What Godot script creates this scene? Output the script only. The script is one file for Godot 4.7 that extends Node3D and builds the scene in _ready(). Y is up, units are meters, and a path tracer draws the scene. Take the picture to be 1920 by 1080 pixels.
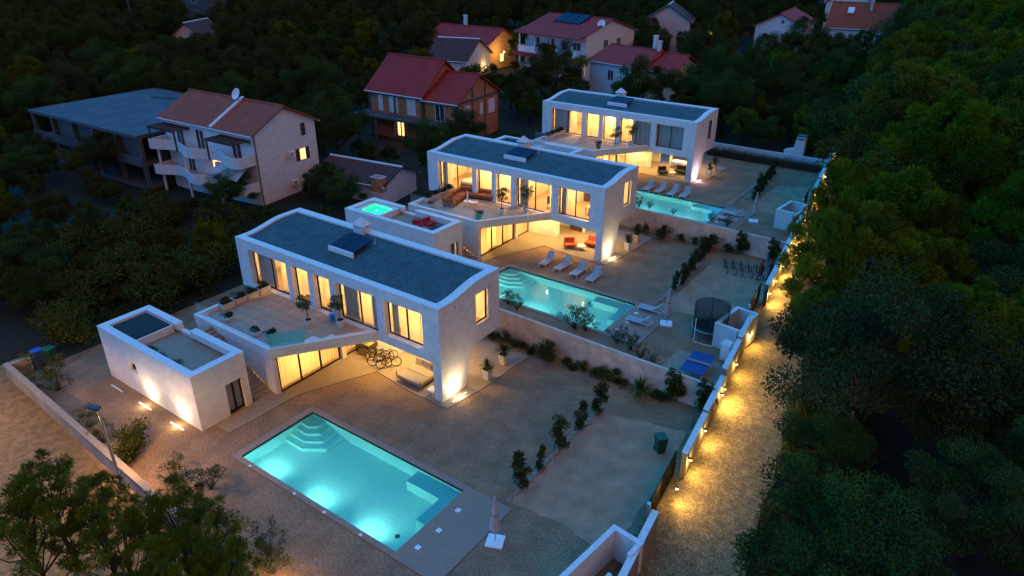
extends Node3D
# A dusk view over three white hillside villas with lit pools, a walled lane and a pine wood.
var rng := RandomNumberGenerator.new()
var M := {}
var T := {}
var taken := {}
const OFF := [Vector3(0, 0, 0), Vector3(-1.415, 1.0, -22.45), Vector3(-2.8, 1.9, -44.64)]
const VL := 19.35
const WARM := Color(1.0, 0.80, 0.47)
const CAM := Vector3(44.07, 26.09, 27.20)

# ---------------------------------------------------------------- helpers
func G(z: float) -> float:
	return maxf(0.0, 0.0425 * (-z - 5.0))

func wall_x(z: float) -> float:
	return 34.6 + 0.118 * z

func rnd(a: float, b: float) -> float:
	return rng.randf_range(a, b)

func lin(r: float, g: float, b: float, a := 1.0) -> Color:
	var c := Color(r, g, b).linear_to_srgb()
	c.a = a
	return c

func mb() -> SurfaceTool:
	var st := SurfaceTool.new()
	st.begin(Mesh.PRIMITIVE_TRIANGLES)
	return st

func tri(st: SurfaceTool, a: Vector3, b: Vector3, c: Vector3) -> void:
	st.set_normal((c - a).cross(b - a).normalized())
	st.add_vertex(a)
	st.add_vertex(b)
	st.add_vertex(c)

func quad(st: SurfaceTool, a: Vector3, b: Vector3, c: Vector3, d: Vector3) -> void:
	tri(st, a, b, c)
	tri(st, a, c, d)

func hexa(st: SurfaceTool, p: Array) -> void:   # p: bottom ring 0..3 (ccw from above), top ring 4..7
	quad(st, p[0], p[1], p[2], p[3])
	quad(st, p[4], p[7], p[6], p[5])
	for i in 4:
		var j := (i + 1) % 4
		quad(st, p[i], p[i + 4], p[j + 4], p[j])

func box(st: SurfaceTool, a: Vector3, b: Vector3, xf := Transform3D.IDENTITY) -> void:
	var lo := Vector3(minf(a.x, b.x), minf(a.y, b.y), minf(a.z, b.z))
	var hi := Vector3(maxf(a.x, b.x), maxf(a.y, b.y), maxf(a.z, b.z))
	hexa(st, [xf * Vector3(lo.x, lo.y, hi.z), xf * Vector3(hi.x, lo.y, hi.z), xf * Vector3(hi.x, lo.y, lo.z), xf * Vector3(lo.x, lo.y, lo.z),
		xf * Vector3(lo.x, hi.y, hi.z), xf * Vector3(hi.x, hi.y, hi.z), xf * Vector3(hi.x, hi.y, lo.z), xf * Vector3(lo.x, hi.y, lo.z)])

func rbox(st: SurfaceTool, a: Vector3, b: Vector3, r: float, xf := Transform3D.IDENTITY) -> void:   # box with chamfered top and sides (cushions, plinths)
	var c := PackedVector2Array([Vector2(a.x + r, a.z), Vector2(b.x - r, a.z), Vector2(b.x, a.z + r), Vector2(b.x, b.z - r), Vector2(b.x - r, b.z), Vector2(a.x + r, b.z), Vector2(a.x, b.z - r), Vector2(a.x, a.z + r)])
	var m := Vector2((a.x + b.x) / 2, (a.z + b.z) / 2)
	var hx := maxf(0.01, (b.x - a.x) / 2)
	var hz := maxf(0.01, (b.z - a.z) / 2)
	var rings := [[a.y, 1.0], [b.y - r, 1.0], [b.y, 0.0]]
	var pts := []
	for k in rings:
		var row := []
		for p in c:
			var q := p
			if k[1] == 0.0:
				q = m + Vector2((p.x - m.x) * (hx - r) / hx, (p.y - m.y) * (hz - r) / hz)
			row.append(xf * Vector3(q.x, k[0], q.y))
		pts.append(row)
	for k in 2:
		for i in 8:
			var j := (i + 1) % 8
			quad(st, pts[k][j], pts[k + 1][j], pts[k + 1][i], pts[k][i])
	for i in range(1, 7):
		tri(st, pts[2][0], pts[2][i], pts[2][i + 1])
		tri(st, pts[0][0], pts[0][i + 1], pts[0][i])

func prism(st: SurfaceTool, poly: PackedVector2Array, y0: float, y1: float, xf := Transform3D.IDENTITY) -> void:   # poly in (x, z), extruded up
	var p := poly
	if Geometry2D.is_polygon_clockwise(p):
		p = p.duplicate()
		p.reverse()
	var idx := Geometry2D.triangulate_polygon(p)
	for k in range(0, idx.size(), 3):
		var t := []
		for q in 3:
			t.append(p[idx[k + q]])
		var cr: float = (t[1] - t[0]).cross(t[2] - t[0])
		if cr < 0:
			t = [t[0], t[2], t[1]]
		tri(st, xf * Vector3(t[0].x, y1, t[0].y), xf * Vector3(t[1].x, y1, t[1].y), xf * Vector3(t[2].x, y1, t[2].y))
		tri(st, xf * Vector3(t[0].x, y0, t[0].y), xf * Vector3(t[2].x, y0, t[2].y), xf * Vector3(t[1].x, y0, t[1].y))
	for i in p.size():
		var a := p[i]
		var b := p[(i + 1) % p.size()]
		quad(st, xf * Vector3(b.x, y0, b.y), xf * Vector3(b.x, y1, b.y), xf * Vector3(a.x, y1, a.y), xf * Vector3(a.x, y0, a.y))

func side_prism(st: SurfaceTool, poly: PackedVector2Array, x0: float, x1: float) -> void:   # poly in (z, y), extruded along x
	prism(st, poly, x0, x1, Transform3D(Basis(Vector3(0, 0, 1), Vector3(1, 0, 0), Vector3(0, 1, 0)), Vector3.ZERO))

func front_prism(st: SurfaceTool, poly: PackedVector2Array, z0: float, z1: float) -> void:   # poly in (x, y), extruded along z
	prism(st, poly, -z1, -z0, Transform3D(Basis(Vector3(1, 0, 0), Vector3(0, 0, -1), Vector3(0, 1, 0)), Vector3.ZERO))

func tube(st: SurfaceTool, a: Vector3, b: Vector3, r0: float, r1 := -1.0, n := 8, caps := true) -> void:
	if r1 < 0:
		r1 = r0
	var d := (b - a).normalized()
	var u := d.cross(Vector3.UP if absf(d.y) < 0.95 else Vector3.RIGHT).normalized()
	var v := d.cross(u)
	for i in n:
		var t0 := TAU * i / n
		var t1 := TAU * (i + 1) / n
		var e0 := u * cos(t0) + v * sin(t0)
		var e1 := u * cos(t1) + v * sin(t1)
		for k in [[a, e0, r0], [b, e0, r1], [b, e1, r1], [a, e0, r0], [b, e1, r1], [a, e1, r0]]:
			st.set_normal(k[1])
			st.add_vertex(k[0] + k[1] * k[2])
		if caps:
			tri(st, a, a + e0 * r0, a + e1 * r0)
			tri(st, b, b + e1 * r1, b + e0 * r1)

func path(st: SurfaceTool, pts: Array, r: float, n := 6) -> void:
	for i in pts.size() - 1:
		tube(st, pts[i], pts[i + 1], r, r, n)

func lathe(st: SurfaceTool, prof: Array, c := Vector3.ZERO, n := 16, sx := 1.0, sz := 1.0) -> void:   # prof: [r, y] from bottom to top
	for i in n:
		var t0 := TAU * i / n
		var t1 := TAU * (i + 1) / n
		for k in prof.size() - 1:
			var p: Array = prof[k]
			var q: Array = prof[k + 1]
			var a := c + Vector3(cos(t0) * p[0] * sx, p[1], sin(t0) * p[0] * sz)
			var b := c + Vector3(cos(t1) * p[0] * sx, p[1], sin(t1) * p[0] * sz)
			var e := c + Vector3(cos(t1) * q[0] * sx, q[1], sin(t1) * q[0] * sz)
			var f := c + Vector3(cos(t0) * q[0] * sx, q[1], sin(t0) * q[0] * sz)
			if p[0] > 0.0001:
				tri(st, a, b, e)
			if q[0] > 0.0001:
				tri(st, a, e, f)

func ring(st: SurfaceTool, c: Vector3, ax: Vector3, R: float, r: float, n := 20, m := 6) -> void:
	var u := ax.cross(Vector3.UP if absf(ax.y) < 0.9 else Vector3.RIGHT).normalized()
	var v := ax.cross(u).normalized()
	for i in n:
		for k in m:
			var q := []
			for w in [[i, k], [i + 1, k], [i + 1, k + 1], [i, k + 1]]:
				var t: float = TAU * w[0] / n
				var s: float = TAU * w[1] / m
				var rad := u * cos(t) + v * sin(t)
				q.append([c + rad * (R + r * cos(s)) + ax * r * sin(s), rad * cos(s) + ax * sin(s)])
			for w in [0, 2, 1, 0, 3, 2]:
				st.set_normal(q[w][1])
				st.add_vertex(q[w][0])

func obj(called: String, st: SurfaceTool, m: Material, parent: Node = self) -> MeshInstance3D:
	var o := MeshInstance3D.new()
	o.name = called if parent != self else numbered(called)
	o.mesh = st.commit()
	o.material_override = m
	parent.add_child(o, true)
	return o

func inst(called: String, mesh: Mesh, m: Material, parent: Node, at := Transform3D.IDENTITY) -> MeshInstance3D:
	var o := MeshInstance3D.new()
	o.name = called if parent != self else numbered(called)
	o.mesh = mesh
	o.material_override = m
	o.transform = at
	parent.add_child(o, true)
	return o

func numbered(called: String) -> String:
	var n: int = taken.get(called, 0)
	taken[called] = n + 1
	return called if n == 0 else "%s_%03d" % [called, n]

func tag(o: Node, label: String, category: String, group := "") -> Node:
	if label.split(" ").size() > 16 or label.split(" ").size() < 4:
		print("LABEL ", label)
	o.set_meta("label", label)
	o.set_meta("category", category)
	if group != "":
		o.set_meta("group", group)
	return o

func thing(called: String, label: String, category: String, at := Vector3.ZERO, turn := 0.0, group := "") -> Node3D:
	var o := Node3D.new()
	o.name = numbered(called)
	add_child(o)
	o.position = at
	o.rotation.y = turn
	tag(o, label, category, group)
	return o

func struct(called: String, st: SurfaceTool, m: Material) -> MeshInstance3D:
	var o := obj(called, st, m)
	o.set_meta("kind", "structure")
	return o

func dup(o: Node3D, called: String, at: Vector3, turn := 0.0, label := "", sc := 1.0) -> Node3D:
	var r: Node3D = o.duplicate()
	r.name = numbered(called)
	add_child(r)
	r.position = at
	r.rotation = Vector3(0, turn, 0)
	r.scale = Vector3.ONE * sc
	if label != "":
		r.set_meta("label", label)
	return r

func omni(parent: Node, at: Vector3, e: float, c := WARM, size := 0.06) -> OmniLight3D:
	var l := OmniLight3D.new()
	l.name = "lamp_light"
	l.light_energy = e
	l.light_color = c
	l.light_size = size
	l.omni_range = 40.0
	l.omni_attenuation = 2.0
	l.shadow_enabled = true
	l.position = at
	parent.add_child(l, true)
	return l

func spot(parent: Node, at: Vector3, to: Vector3, e: float, ang: float, c := WARM, size := 0.05, soft := 1.0) -> SpotLight3D:
	var l := SpotLight3D.new()
	l.name = "spot_light"
	l.light_energy = e
	l.light_color = c
	l.light_size = size
	l.spot_range = 40.0
	l.spot_attenuation = 2.0
	l.spot_angle = ang
	l.spot_angle_attenuation = soft
	l.shadow_enabled = true
	parent.add_child(l, true)
	var d := (to - at).normalized()
	l.transform = Transform3D(Basis.looking_at(d, Vector3.UP if absf(d.y) < 0.98 else Vector3.RIGHT), at)
	return l

# ---------------------------------------------------------------- materials
func noise_tex(kind: int, freq: float, oct: int, dark: float, light: float, sd: int, size := 512, tint := Color(1, 1, 1), gain := 0.5) -> NoiseTexture2D:
	var n := FastNoiseLite.new()
	n.noise_type = kind
	n.seed = sd
	n.frequency = freq
	n.fractal_octaves = oct
	n.fractal_gain = gain
	n.fractal_type = FastNoiseLite.FRACTAL_FBM if oct > 1 else FastNoiseLite.FRACTAL_NONE
	if kind == FastNoiseLite.TYPE_CELLULAR:
		n.cellular_return_type = FastNoiseLite.RETURN_CELL_VALUE
	var t := NoiseTexture2D.new()
	t.width = size
	t.height = size
	t.seamless = true
	t.noise = n
	var g := Gradient.new()
	g.set_color(0, Color(dark * tint.r, dark * tint.g, dark * tint.b))
	g.set_color(1, Color(light, light, light))
	t.color_ramp = g
	return t

func mat(called: String, c: Color, rough := 0.9, tex := "", scale := 1.0, bump := "", bump_cm := 0.0, detail := "", dscale := 0.1) -> StandardMaterial3D:
	var m := StandardMaterial3D.new()
	m.resource_name = called
	m.albedo_color = c
	m.roughness = rough
	m.metallic_specular = 0.4
	if tex != "":
		m.albedo_texture = T[tex]
		m.uv1_triplanar = true
		m.uv1_world_triplanar = true
		m.uv1_scale = Vector3.ONE * scale
	if bump != "":
		m.heightmap_enabled = true
		m.heightmap_texture = T[bump]
		m.heightmap_scale = bump_cm
		m.uv1_triplanar = true
		m.uv1_world_triplanar = true
		m.uv1_scale = Vector3.ONE * scale
	if detail != "":
		m.detail_enabled = true
		m.detail_blend_mode = BaseMaterial3D.BLEND_MODE_MUL
		m.detail_albedo = T[detail]
		m.detail_uv_layer = BaseMaterial3D.DETAIL_UV_2
		m.uv2_triplanar = true
		m.uv2_world_triplanar = true
		m.uv2_scale = Vector3.ONE * dscale
	M[called] = m
	return m

func glow(called: String, c: Color, e: float) -> StandardMaterial3D:
	var m := mat(called, c, 0.5)
	m.emission_enabled = true
	m.emission = c
	m.emission_energy_multiplier = e
	return m

func pane_mat(called: String, c: Color, a: float, rough := 0.03) -> StandardMaterial3D:
	var m := mat(called, Color(c.r, c.g, c.b, a), rough)
	m.transparency = BaseMaterial3D.TRANSPARENCY_ALPHA
	m.metallic_specular = 0.5
	return m

func materials() -> void:
	var V := FastNoiseLite.TYPE_SIMPLEX_SMOOTH
	T.gravel = noise_tex(FastNoiseLite.TYPE_CELLULAR, 0.08, 1, 0.58, 1.0, 3, 1024, Color(1, 0.95, 0.9))
	T.grain = noise_tex(V, 0.12, 4, 0.55, 1.0, 5, 512, Color(1, 1, 1), 0.75)
	T.patch = noise_tex(V, 0.012, 5, 0.80, 1.0, 7, 512)
	T.stain = noise_tex(V, 0.02, 5, 0.925, 1.0, 9, 512, Color(0.97, 0.96, 0.98), 0.6)
	T.earth = noise_tex(V, 0.03, 6, 0.66, 1.0, 11, 512, Color(0.95, 1, 0.95), 0.65)
	T.bark = noise_tex(V, 0.05, 4, 0.35, 1.0, 13, 256)
	T.pantile = stripes(64, 8, 0.55)
	T.brick = bricks()
	mat("plaster", lin(0.72, 0.71, 0.68), 0.85, "stain", 0.13)
	mat("coping", lin(0.70, 0.69, 0.66), 0.7, "stain", 0.3)
	mat("inner_wall", lin(0.78, 0.72, 0.60), 0.9, "stain", 0.3)
	mat("wood_floor", lin(0.42, 0.30, 0.18), 0.5, "stain", 0.5)
	mat("roof_gravel", lin(0.09, 0.19, 0.22), 0.95, "gravel", 0.30, "gravel", 3.0, "patch", 0.12)  # gravel, with the blue of the dusk sky light put into its albedo
	mat("yard_gravel", lin(0.52, 0.335, 0.20), 0.95, "gravel", 0.50, "gravel", 3.5, "patch", 0.07)
	mat("pad_gravel", lin(0.78, 0.45, 0.27), 0.95, "grain", 0.25, "grain", 1.0, "patch", 0.11)
	mat("concrete", lin(0.52, 0.41, 0.29), 0.85, "stain", 0.25, "", 0.0, "grain", 0.4)
	mat("deck", lin(0.50, 0.38, 0.28), 0.85, "stain", 0.25, "", 0.0, "grain", 0.4)
	mat("lane", lin(0.44, 0.32, 0.17), 0.95, "gravel", 0.30, "gravel", 4.0, "earth", 0.09)
	mat("dirt", lin(0.50, 0.30, 0.13), 0.95, "earth", 0.10, "grain", 2.0, "grain", 0.3)
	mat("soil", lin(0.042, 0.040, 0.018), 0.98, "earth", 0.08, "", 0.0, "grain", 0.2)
	mat("old_wall", lin(0.50, 0.44, 0.37), 0.9, "patch", 0.12, "", 0.0, "grain", 0.3)
	mat("render_wall", lin(0.74, 0.60, 0.47), 0.9, "stain", 0.12, "", 0.0, "patch", 0.15)  # retaining walls: warm bounced light is put into this lighter albedo
	mat("tile_a", lin(0.40, 0.28, 0.19), 0.7, "stain", 0.35)
	mat("tile_b", lin(0.37, 0.26, 0.175), 0.7, "stain", 0.35)
	mat("tile_c", lin(0.43, 0.295, 0.20), 0.7, "stain", 0.35)
	mat("black_metal", lin(0.014, 0.012, 0.011), 0.6).metallic_specular = 0.2
	mat("dark_steel", lin(0.05, 0.05, 0.05), 0.5)
	mat("white_metal", lin(0.72, 0.72, 0.74), 0.5)
	mat("steel", lin(0.45, 0.46, 0.48), 0.35).metallic = 0.8
	mat("white_fabric", lin(0.70, 0.70, 0.74), 0.95, "grain", 1.5)
	mat("sling", lin(0.56, 0.57, 0.62), 0.9, "grain", 2.0)
	mat("beige_fabric", lin(0.58, 0.50, 0.40), 0.95, "grain", 1.5)
	mat("rust_fabric", lin(0.34, 0.105, 0.035), 0.95, "stain", 1.0)
	mat("red_fabric", lin(0.42, 0.075, 0.03), 0.95, "stain", 1.0)
	mat("crimson", lin(0.35, 0.02, 0.03), 0.9)
	mat("dark_fabric", lin(0.05, 0.035, 0.025), 0.95)
	mat("rattan", lin(0.40, 0.28, 0.16), 0.8, "grain", 2.0)
	mat("dark_wood", lin(0.07, 0.035, 0.018), 0.6, "stain", 0.8)
	mat("felt", lin(0.22, 0.36, 0.03), 0.95)
	mat("pot_white", lin(0.62, 0.61, 0.57), 0.7, "stain", 0.6)
	mat("pot_green", lin(0.03, 0.26, 0.13), 0.35)
	mat("bucket_blue", lin(0.03, 0.20, 0.55), 0.5)
	mat("table_blue", lin(0.012, 0.028, 0.17), 0.5)
	mat("bin_blue", lin(0.02, 0.06, 0.28), 0.5)
	mat("bin_green", lin(0.01, 0.07, 0.03), 0.5)
	mat("rubber", lin(0.015, 0.015, 0.015), 0.8)
	mat("net", lin(0.012, 0.014, 0.018, 0.5), 0.9).transparency = BaseMaterial3D.TRANSPARENCY_ALPHA
	mat("pool_tile", lin(0.50, 0.80, 0.80), 0.5, "stain", 0.5)
	mat("hot_tub_tile", lin(0.12, 0.80, 0.34), 0.5)
	mat("dark_panel", lin(0.010, 0.016, 0.045), 0.5).metallic_specular = 0.2
	mat("bark", lin(0.10, 0.075, 0.055), 0.95, "bark", 0.8, "bark", 3.0)
	mat("roof_red", lin(0.56, 0.04, 0.03), 0.85, "pantile", 1.0, "pantile", 4.0, "patch", 0.10)
	mat("roof_orange", lin(0.56, 0.115, 0.05), 0.85, "pantile", 1.0, "pantile", 4.0, "patch", 0.12)
	mat("roof_brown", lin(0.16, 0.05, 0.045), 0.9, "pantile", 1.0, "pantile", 4.0, "patch", 0.12)
	mat("brick", lin(0.78, 0.32, 0.16), 0.9, "brick", 1.0, "", 0.0, "patch", 0.15)
	mat("raw_concrete", lin(0.15, 0.17, 0.19), 0.9, "patch", 0.045, "", 0.0, "grain", 0.3)
	mat("house_white", lin(0.66, 0.66, 0.66), 0.9, "stain", 0.15)
	mat("house_cream", lin(0.62, 0.54, 0.34), 0.9, "stain", 0.15)
	mat("house_orange", lin(0.62, 0.38, 0.16), 0.9, "stain", 0.15)
	mat("house_pink", lin(0.60, 0.46, 0.44), 0.9, "stain", 0.15)
	mat("glass_water", lin(0.05, 0.06, 0.07), 0.02)
	mat("skin", lin(0.42, 0.24, 0.16), 0.7)
	var w := mat("water", lin(0.08, 0.53, 0.49), 0.0)
	w.refraction_enabled = true
	w.refraction_scale = 0.033
	w.albedo_color.a = 0.0
	w.transparency = BaseMaterial3D.TRANSPARENCY_ALPHA
	var wn := FastNoiseLite.new()
	wn.seed = 31
	wn.frequency = 0.018
	wn.fractal_octaves = 3
	var wt := NoiseTexture2D.new()
	wt.noise = wn
	wt.seamless = true
	wt.as_normal_map = true
	wt.bump_strength = 3.0
	w.normal_enabled = true
	w.normal_texture = wt
	w.normal_scale = 0.12
	w.uv1_triplanar = true
	w.uv1_world_triplanar = true
	w.uv1_scale = Vector3.ONE * 0.35
	var wg := mat("tub_water", lin(0.03, 0.85, 0.30), 0.0)
	wg.refraction_enabled = true
	wg.refraction_scale = 0.033
	wg.albedo_color.a = 0.0
	wg.transparency = BaseMaterial3D.TRANSPARENCY_ALPHA
	pane_mat("glass", Color(0.9, 0.95, 1.0), 0.04)
	pane_mat("rail_glass", Color(0.75, 0.92, 0.95), 0.06)
	pane_mat("frosted", lin(0.10, 0.62, 0.66), 0.42, 0.6)
	pane_mat("far_glass", lin(0.02, 0.03, 0.04), 0.85, 0.3)
	var cur := mat("sheer", lin(0.74, 0.62, 0.42), 0.95)
	cur.backlight_enabled = true
	cur.backlight = Color(0.95, 0.90, 0.78)
	mat("drape", lin(0.34, 0.36, 0.34), 0.95)
	var vc := mat("leaves", Color(1, 1, 1), 0.85)
	vc.vertex_color_use_as_albedo = true
	vc.metallic_specular = 0.15
	vc.backlight_enabled = true
	vc.backlight = Color(0.35, 0.4, 0.15)
	var pc := mat("person_cloth", Color(1, 1, 1), 0.9)
	pc.vertex_color_use_as_albedo = true
	glow("lamp_warm", lin(1.0, 0.62, 0.24), 3.0)
	glow("lamp_white", lin(1.0, 0.86, 0.62), 4.0)
	glow("strip", lin(1.0, 0.84, 0.60), 0.42)
	glow("strip_pink", lin(1.0, 0.58, 0.90), 0.5)
	glow("pool_lamp", lin(0.85, 1.0, 1.0), 3.0)
	glow("tub_light", lin(0.35, 1.0, 0.65), 2.2)
	glow("lit_window", lin(1.0, 0.50, 0.16), 0.9)
	glow("wall_lamp", lin(1.0, 0.78, 0.42), 3.0)

func stripes(w: int, n: int, lo: float) -> ImageTexture:
	var im := Image.create(w, w, false, Image.FORMAT_RGB8)
	for x in w:
		var v := lo + (1.0 - lo) * absf(sin(PI * n * x / float(w)))
		for y in w:
			var row := 0.86 if (y % (w / 4)) < 2 else 1.0
			im.set_pixel(x, y, Color(v * row, v * row, v * row))
	return ImageTexture.create_from_image(im)

func bricks() -> ImageTexture:
	var r := RandomNumberGenerator.new()
	r.seed = 4
	var im := Image.create(128, 128, false, Image.FORMAT_RGB8)
	im.fill(Color(0.62, 0.60, 0.58))
	for row in 16:
		for k in 5:
			var x: int = k * 32 - (16 if row % 2 else 0)
			var v := r.randf_range(0.72, 1.0)
			im.fill_rect(Rect2i(x, row * 8, 30, 7), Color(v, v * 0.96, v * 0.93))
	return ImageTexture.create_from_image(im)

# ---------------------------------------------------------------- camera, sky, sun
func camera_and_light() -> void:
	var cam := Camera3D.new()
	cam.name = "camera"
	cam.fov = 44.04
	cam.near = 0.5
	cam.far = 900.0
	cam.position = CAM
	cam.basis = Basis(Vector3.UP, 0.62058) * Basis(Vector3.RIGHT, -0.46003)
	add_child(cam)
	var sky := ProceduralSkyMaterial.new()
	sky.sky_top_color = lin(0.010, 0.26, 0.70)
	sky.sky_horizon_color = lin(0.12, 0.19, 0.40)
	sky.sky_curve = 0.12
	sky.ground_bottom_color = lin(0.01, 0.012, 0.014)
	sky.ground_horizon_color = lin(0.05, 0.06, 0.08)
	sky.sun_angle_max = 1.0
	var env := Environment.new()
	env.background_mode = Environment.BG_SKY
	env.sky = Sky.new()
	env.sky.sky_material = sky
	env.background_energy_multiplier = 1.0
	env.tonemap_mode = Environment.TONE_MAPPER_LINEAR
	env.tonemap_exposure = 3.0
	env.sdfgi_enabled = true
	env.ssao_enabled = true
	env.ssil_enabled = true
	var we := WorldEnvironment.new()
	we.name = "environment"
	we.environment = env
	add_child(we)
	var sun := DirectionalLight3D.new()
	sun.name = "afterglow"
	sun.light_energy = 0.055
	sun.light_color = lin(1.0, 0.56, 0.44)
	sun.light_angular_distance = 55.0
	sun.shadow_enabled = true
	add_child(sun)
	sun.transform = Transform3D(Basis.looking_at(Vector3(-0.70, -0.62, -0.30).normalized(), Vector3.UP), Vector3.ZERO)

func jag(pts: Array, amp: float, step := 0.8) -> PackedVector2Array:   # an uneven outline
	var out := PackedVector2Array()
	for i in pts.size():
		var a: Vector2 = pts[i]
		var b: Vector2 = pts[(i + 1) % pts.size()]
		var n := maxi(1, int(a.distance_to(b) / step))
		var nn := (b - a).orthogonal().normalized()
		for k in n:
			out.append(a.lerp(b, float(k) / n) + (nn * rnd(-amp, amp) if k > 0 else Vector2.ZERO))
	return out

func pv(a: Array) -> PackedVector2Array:
	var p := PackedVector2Array()
	for i in range(0, a.size(), 2):
		p.append(Vector2(a[i], a[i + 1]))
	return p

func in_compound(x: float, z: float) -> bool:
	return x > -4.6 and x < wall_x(z) - 0.4 and z < 15.0 and z > -56.5

func setting() -> void:
	# terrain: one sheet to the horizon, dropped under the terraced yards
	var st := mb()
	var xs := []
	var zs := []
	var x := -700.0
	while x < 500.0:
		xs.append(x)
		x += 40.0 if x < -120.0 or x >= 120.0 else (10.0 if x < -20.0 or x >= 50.0 else 1.25)
	var z := -800.0
	while z < 140.0:
		zs.append(z)
		z += 40.0 if z < -200.0 or z >= 60.0 else (10.0 if z < -70.0 or z >= 30.0 else 1.25)
	var h := func(px: float, pz: float) -> float:
		if in_compound(px, pz):
			return G(pz) - 3.2
		var b := G(pz) - 0.02
		if px < -8.0 or px > wall_x(pz) + 6.0 or pz < -60.0:
			b += 0.35 * sin(px * 0.13) * cos(pz * 0.17)
		return b
	for i in xs.size() - 1:
		for j in zs.size() - 1:
			var p := []
			for k in [[0, 0], [1, 0], [1, 1], [0, 1]]:
				var px: float = xs[i + k[0]]
				var pz: float = zs[j + k[1]]
				p.append(Vector3(px, h.call(px, pz), pz))
			quad(st, p[0], p[1], p[2], p[3])
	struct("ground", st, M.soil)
	# lane along the wall, uphill
	st = mb()
	var k := 24.0
	while k > -66.0:
		var k2 := k - 3.0
		var wa := 4.25 + 0.35 * sin(k * 0.9)
		var wb := 4.25 + 0.35 * sin(k2 * 0.9)
		hexa(st, [Vector3(wall_x(k) - 1.0, G(k) - 0.5, k), Vector3(wall_x(k) + wa, G(k) - 0.5, k), Vector3(wall_x(k2) + wb, G(k2) - 0.5, k2), Vector3(wall_x(k2) - 1.0, G(k2) - 0.5, k2),
			Vector3(wall_x(k) - 1.0, G(k) + 0.03, k), Vector3(wall_x(k) + wa, G(k) + 0.03, k), Vector3(wall_x(k2) + wb, G(k2) + 0.03, k2), Vector3(wall_x(k2) - 1.0, G(k2) + 0.03, k2)])
		k = k2
	struct("lane", st, M.lane)
	# dirt road on the near left
	st = mb()
	prism(st, jag([Vector2(-16, 17.5), Vector2(-7.5, 12.6), Vector2(-5.4, 14.2), Vector2(13, 15.9), Vector2(34, 16.8), Vector2(34, 24), Vector2(2, 24), Vector2(-12, 22)], 0.12), -0.4, 0.03)
	struct("dirt_road", st, M.dirt)
	st = mb()
	prism(st, jag([Vector2(-16, 17.5), Vector2(-24, 14.5), Vector2(-24, 12.6), Vector2(-9, 11.0), Vector2(-6.4, 11.9), Vector2(-7.5, 12.6)], 0.2), -0.4, 0.024)
	struct("grassy_verge", st, M.dirt)
	# three terraced yards, each with a hole for its pool and deck
	for i in 3:
		var o: Vector3 = OFF[i]
		var z1 := 15.55 if i == 0 else (-8.85 if i == 1 else -31.4)
		var z0 := -8.85 if i == 0 else (-31.4 if i == 1 else -57.4)
		var dx0 := 13.0 + o.x
		var dx1 := 28.15 + o.x
		var dz0 := 4.95 + o.z
		var dz1 := (10.75 if i == 0 else 10.72) + o.z
		var xl := -5.2
		st = mb()
		prism(st, pv([xl, z0, dx0, z0, dx0, z1, xl, z1]), o.y - 2.6, o.y)
		prism(st, pv([dx0, z0, dx1, z0, dx1, dz0, dx0, dz0]), o.y - 2.6, o.y)
		prism(st, pv([dx0, dz1, dx1, dz1, dx1, z1, dx0, z1]), o.y - 2.6, o.y)
		prism(st, pv([dx1, z0, wall_x(z0) - 0.2, z0, wall_x(z1) - 0.2, z1, dx1, z1]), o.y - 2.6, o.y)
		struct("gravel_yard", st, M.yard_gravel)
		# pale compacted parking pad behind the row of shrubs
		st = mb()
		var pad := [Vector2(27.5, 4.6), Vector2(27.55, -4.9), Vector2(29.5, -5.3), Vector2(33.3, -6.2), Vector2(33.6, 4.9), Vector2(31.0, 4.3)]
		var pad2 := []
		for q in pad:
			pad2.append(Vector2(q.x + o.x - (0.0 if i == 0 else (0.4 if i == 1 else 0.3)), q.y + o.z))
		if i > 0:
			for q in [3, 4]:
				pad2[q] = Vector2(wall_x(pad2[q].y) - 0.3, pad2[q].y)
		prism(st, jag(pad2, 0.09, 0.6), o.y - 0.1, o.y + 0.012)
		struct("parking_pad", st, M.pad_gravel)
		# apron round the house
		st = mb()
		prism(st, pv([9.8, 9.55, 11.15, 9.55, 11.35, 4.6, 13.45, -0.15, 16.6, 0.25, 19.95, 0.3, 20.4, -2.6, 20.6, -7.6, 1.6, -7.6, 1.6, 6.5, 9.8, 6.5]), -0.2, 0.045, Transform3D(Basis.IDENTITY, o))
		struct("stone_apron", st, M.concrete)

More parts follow.
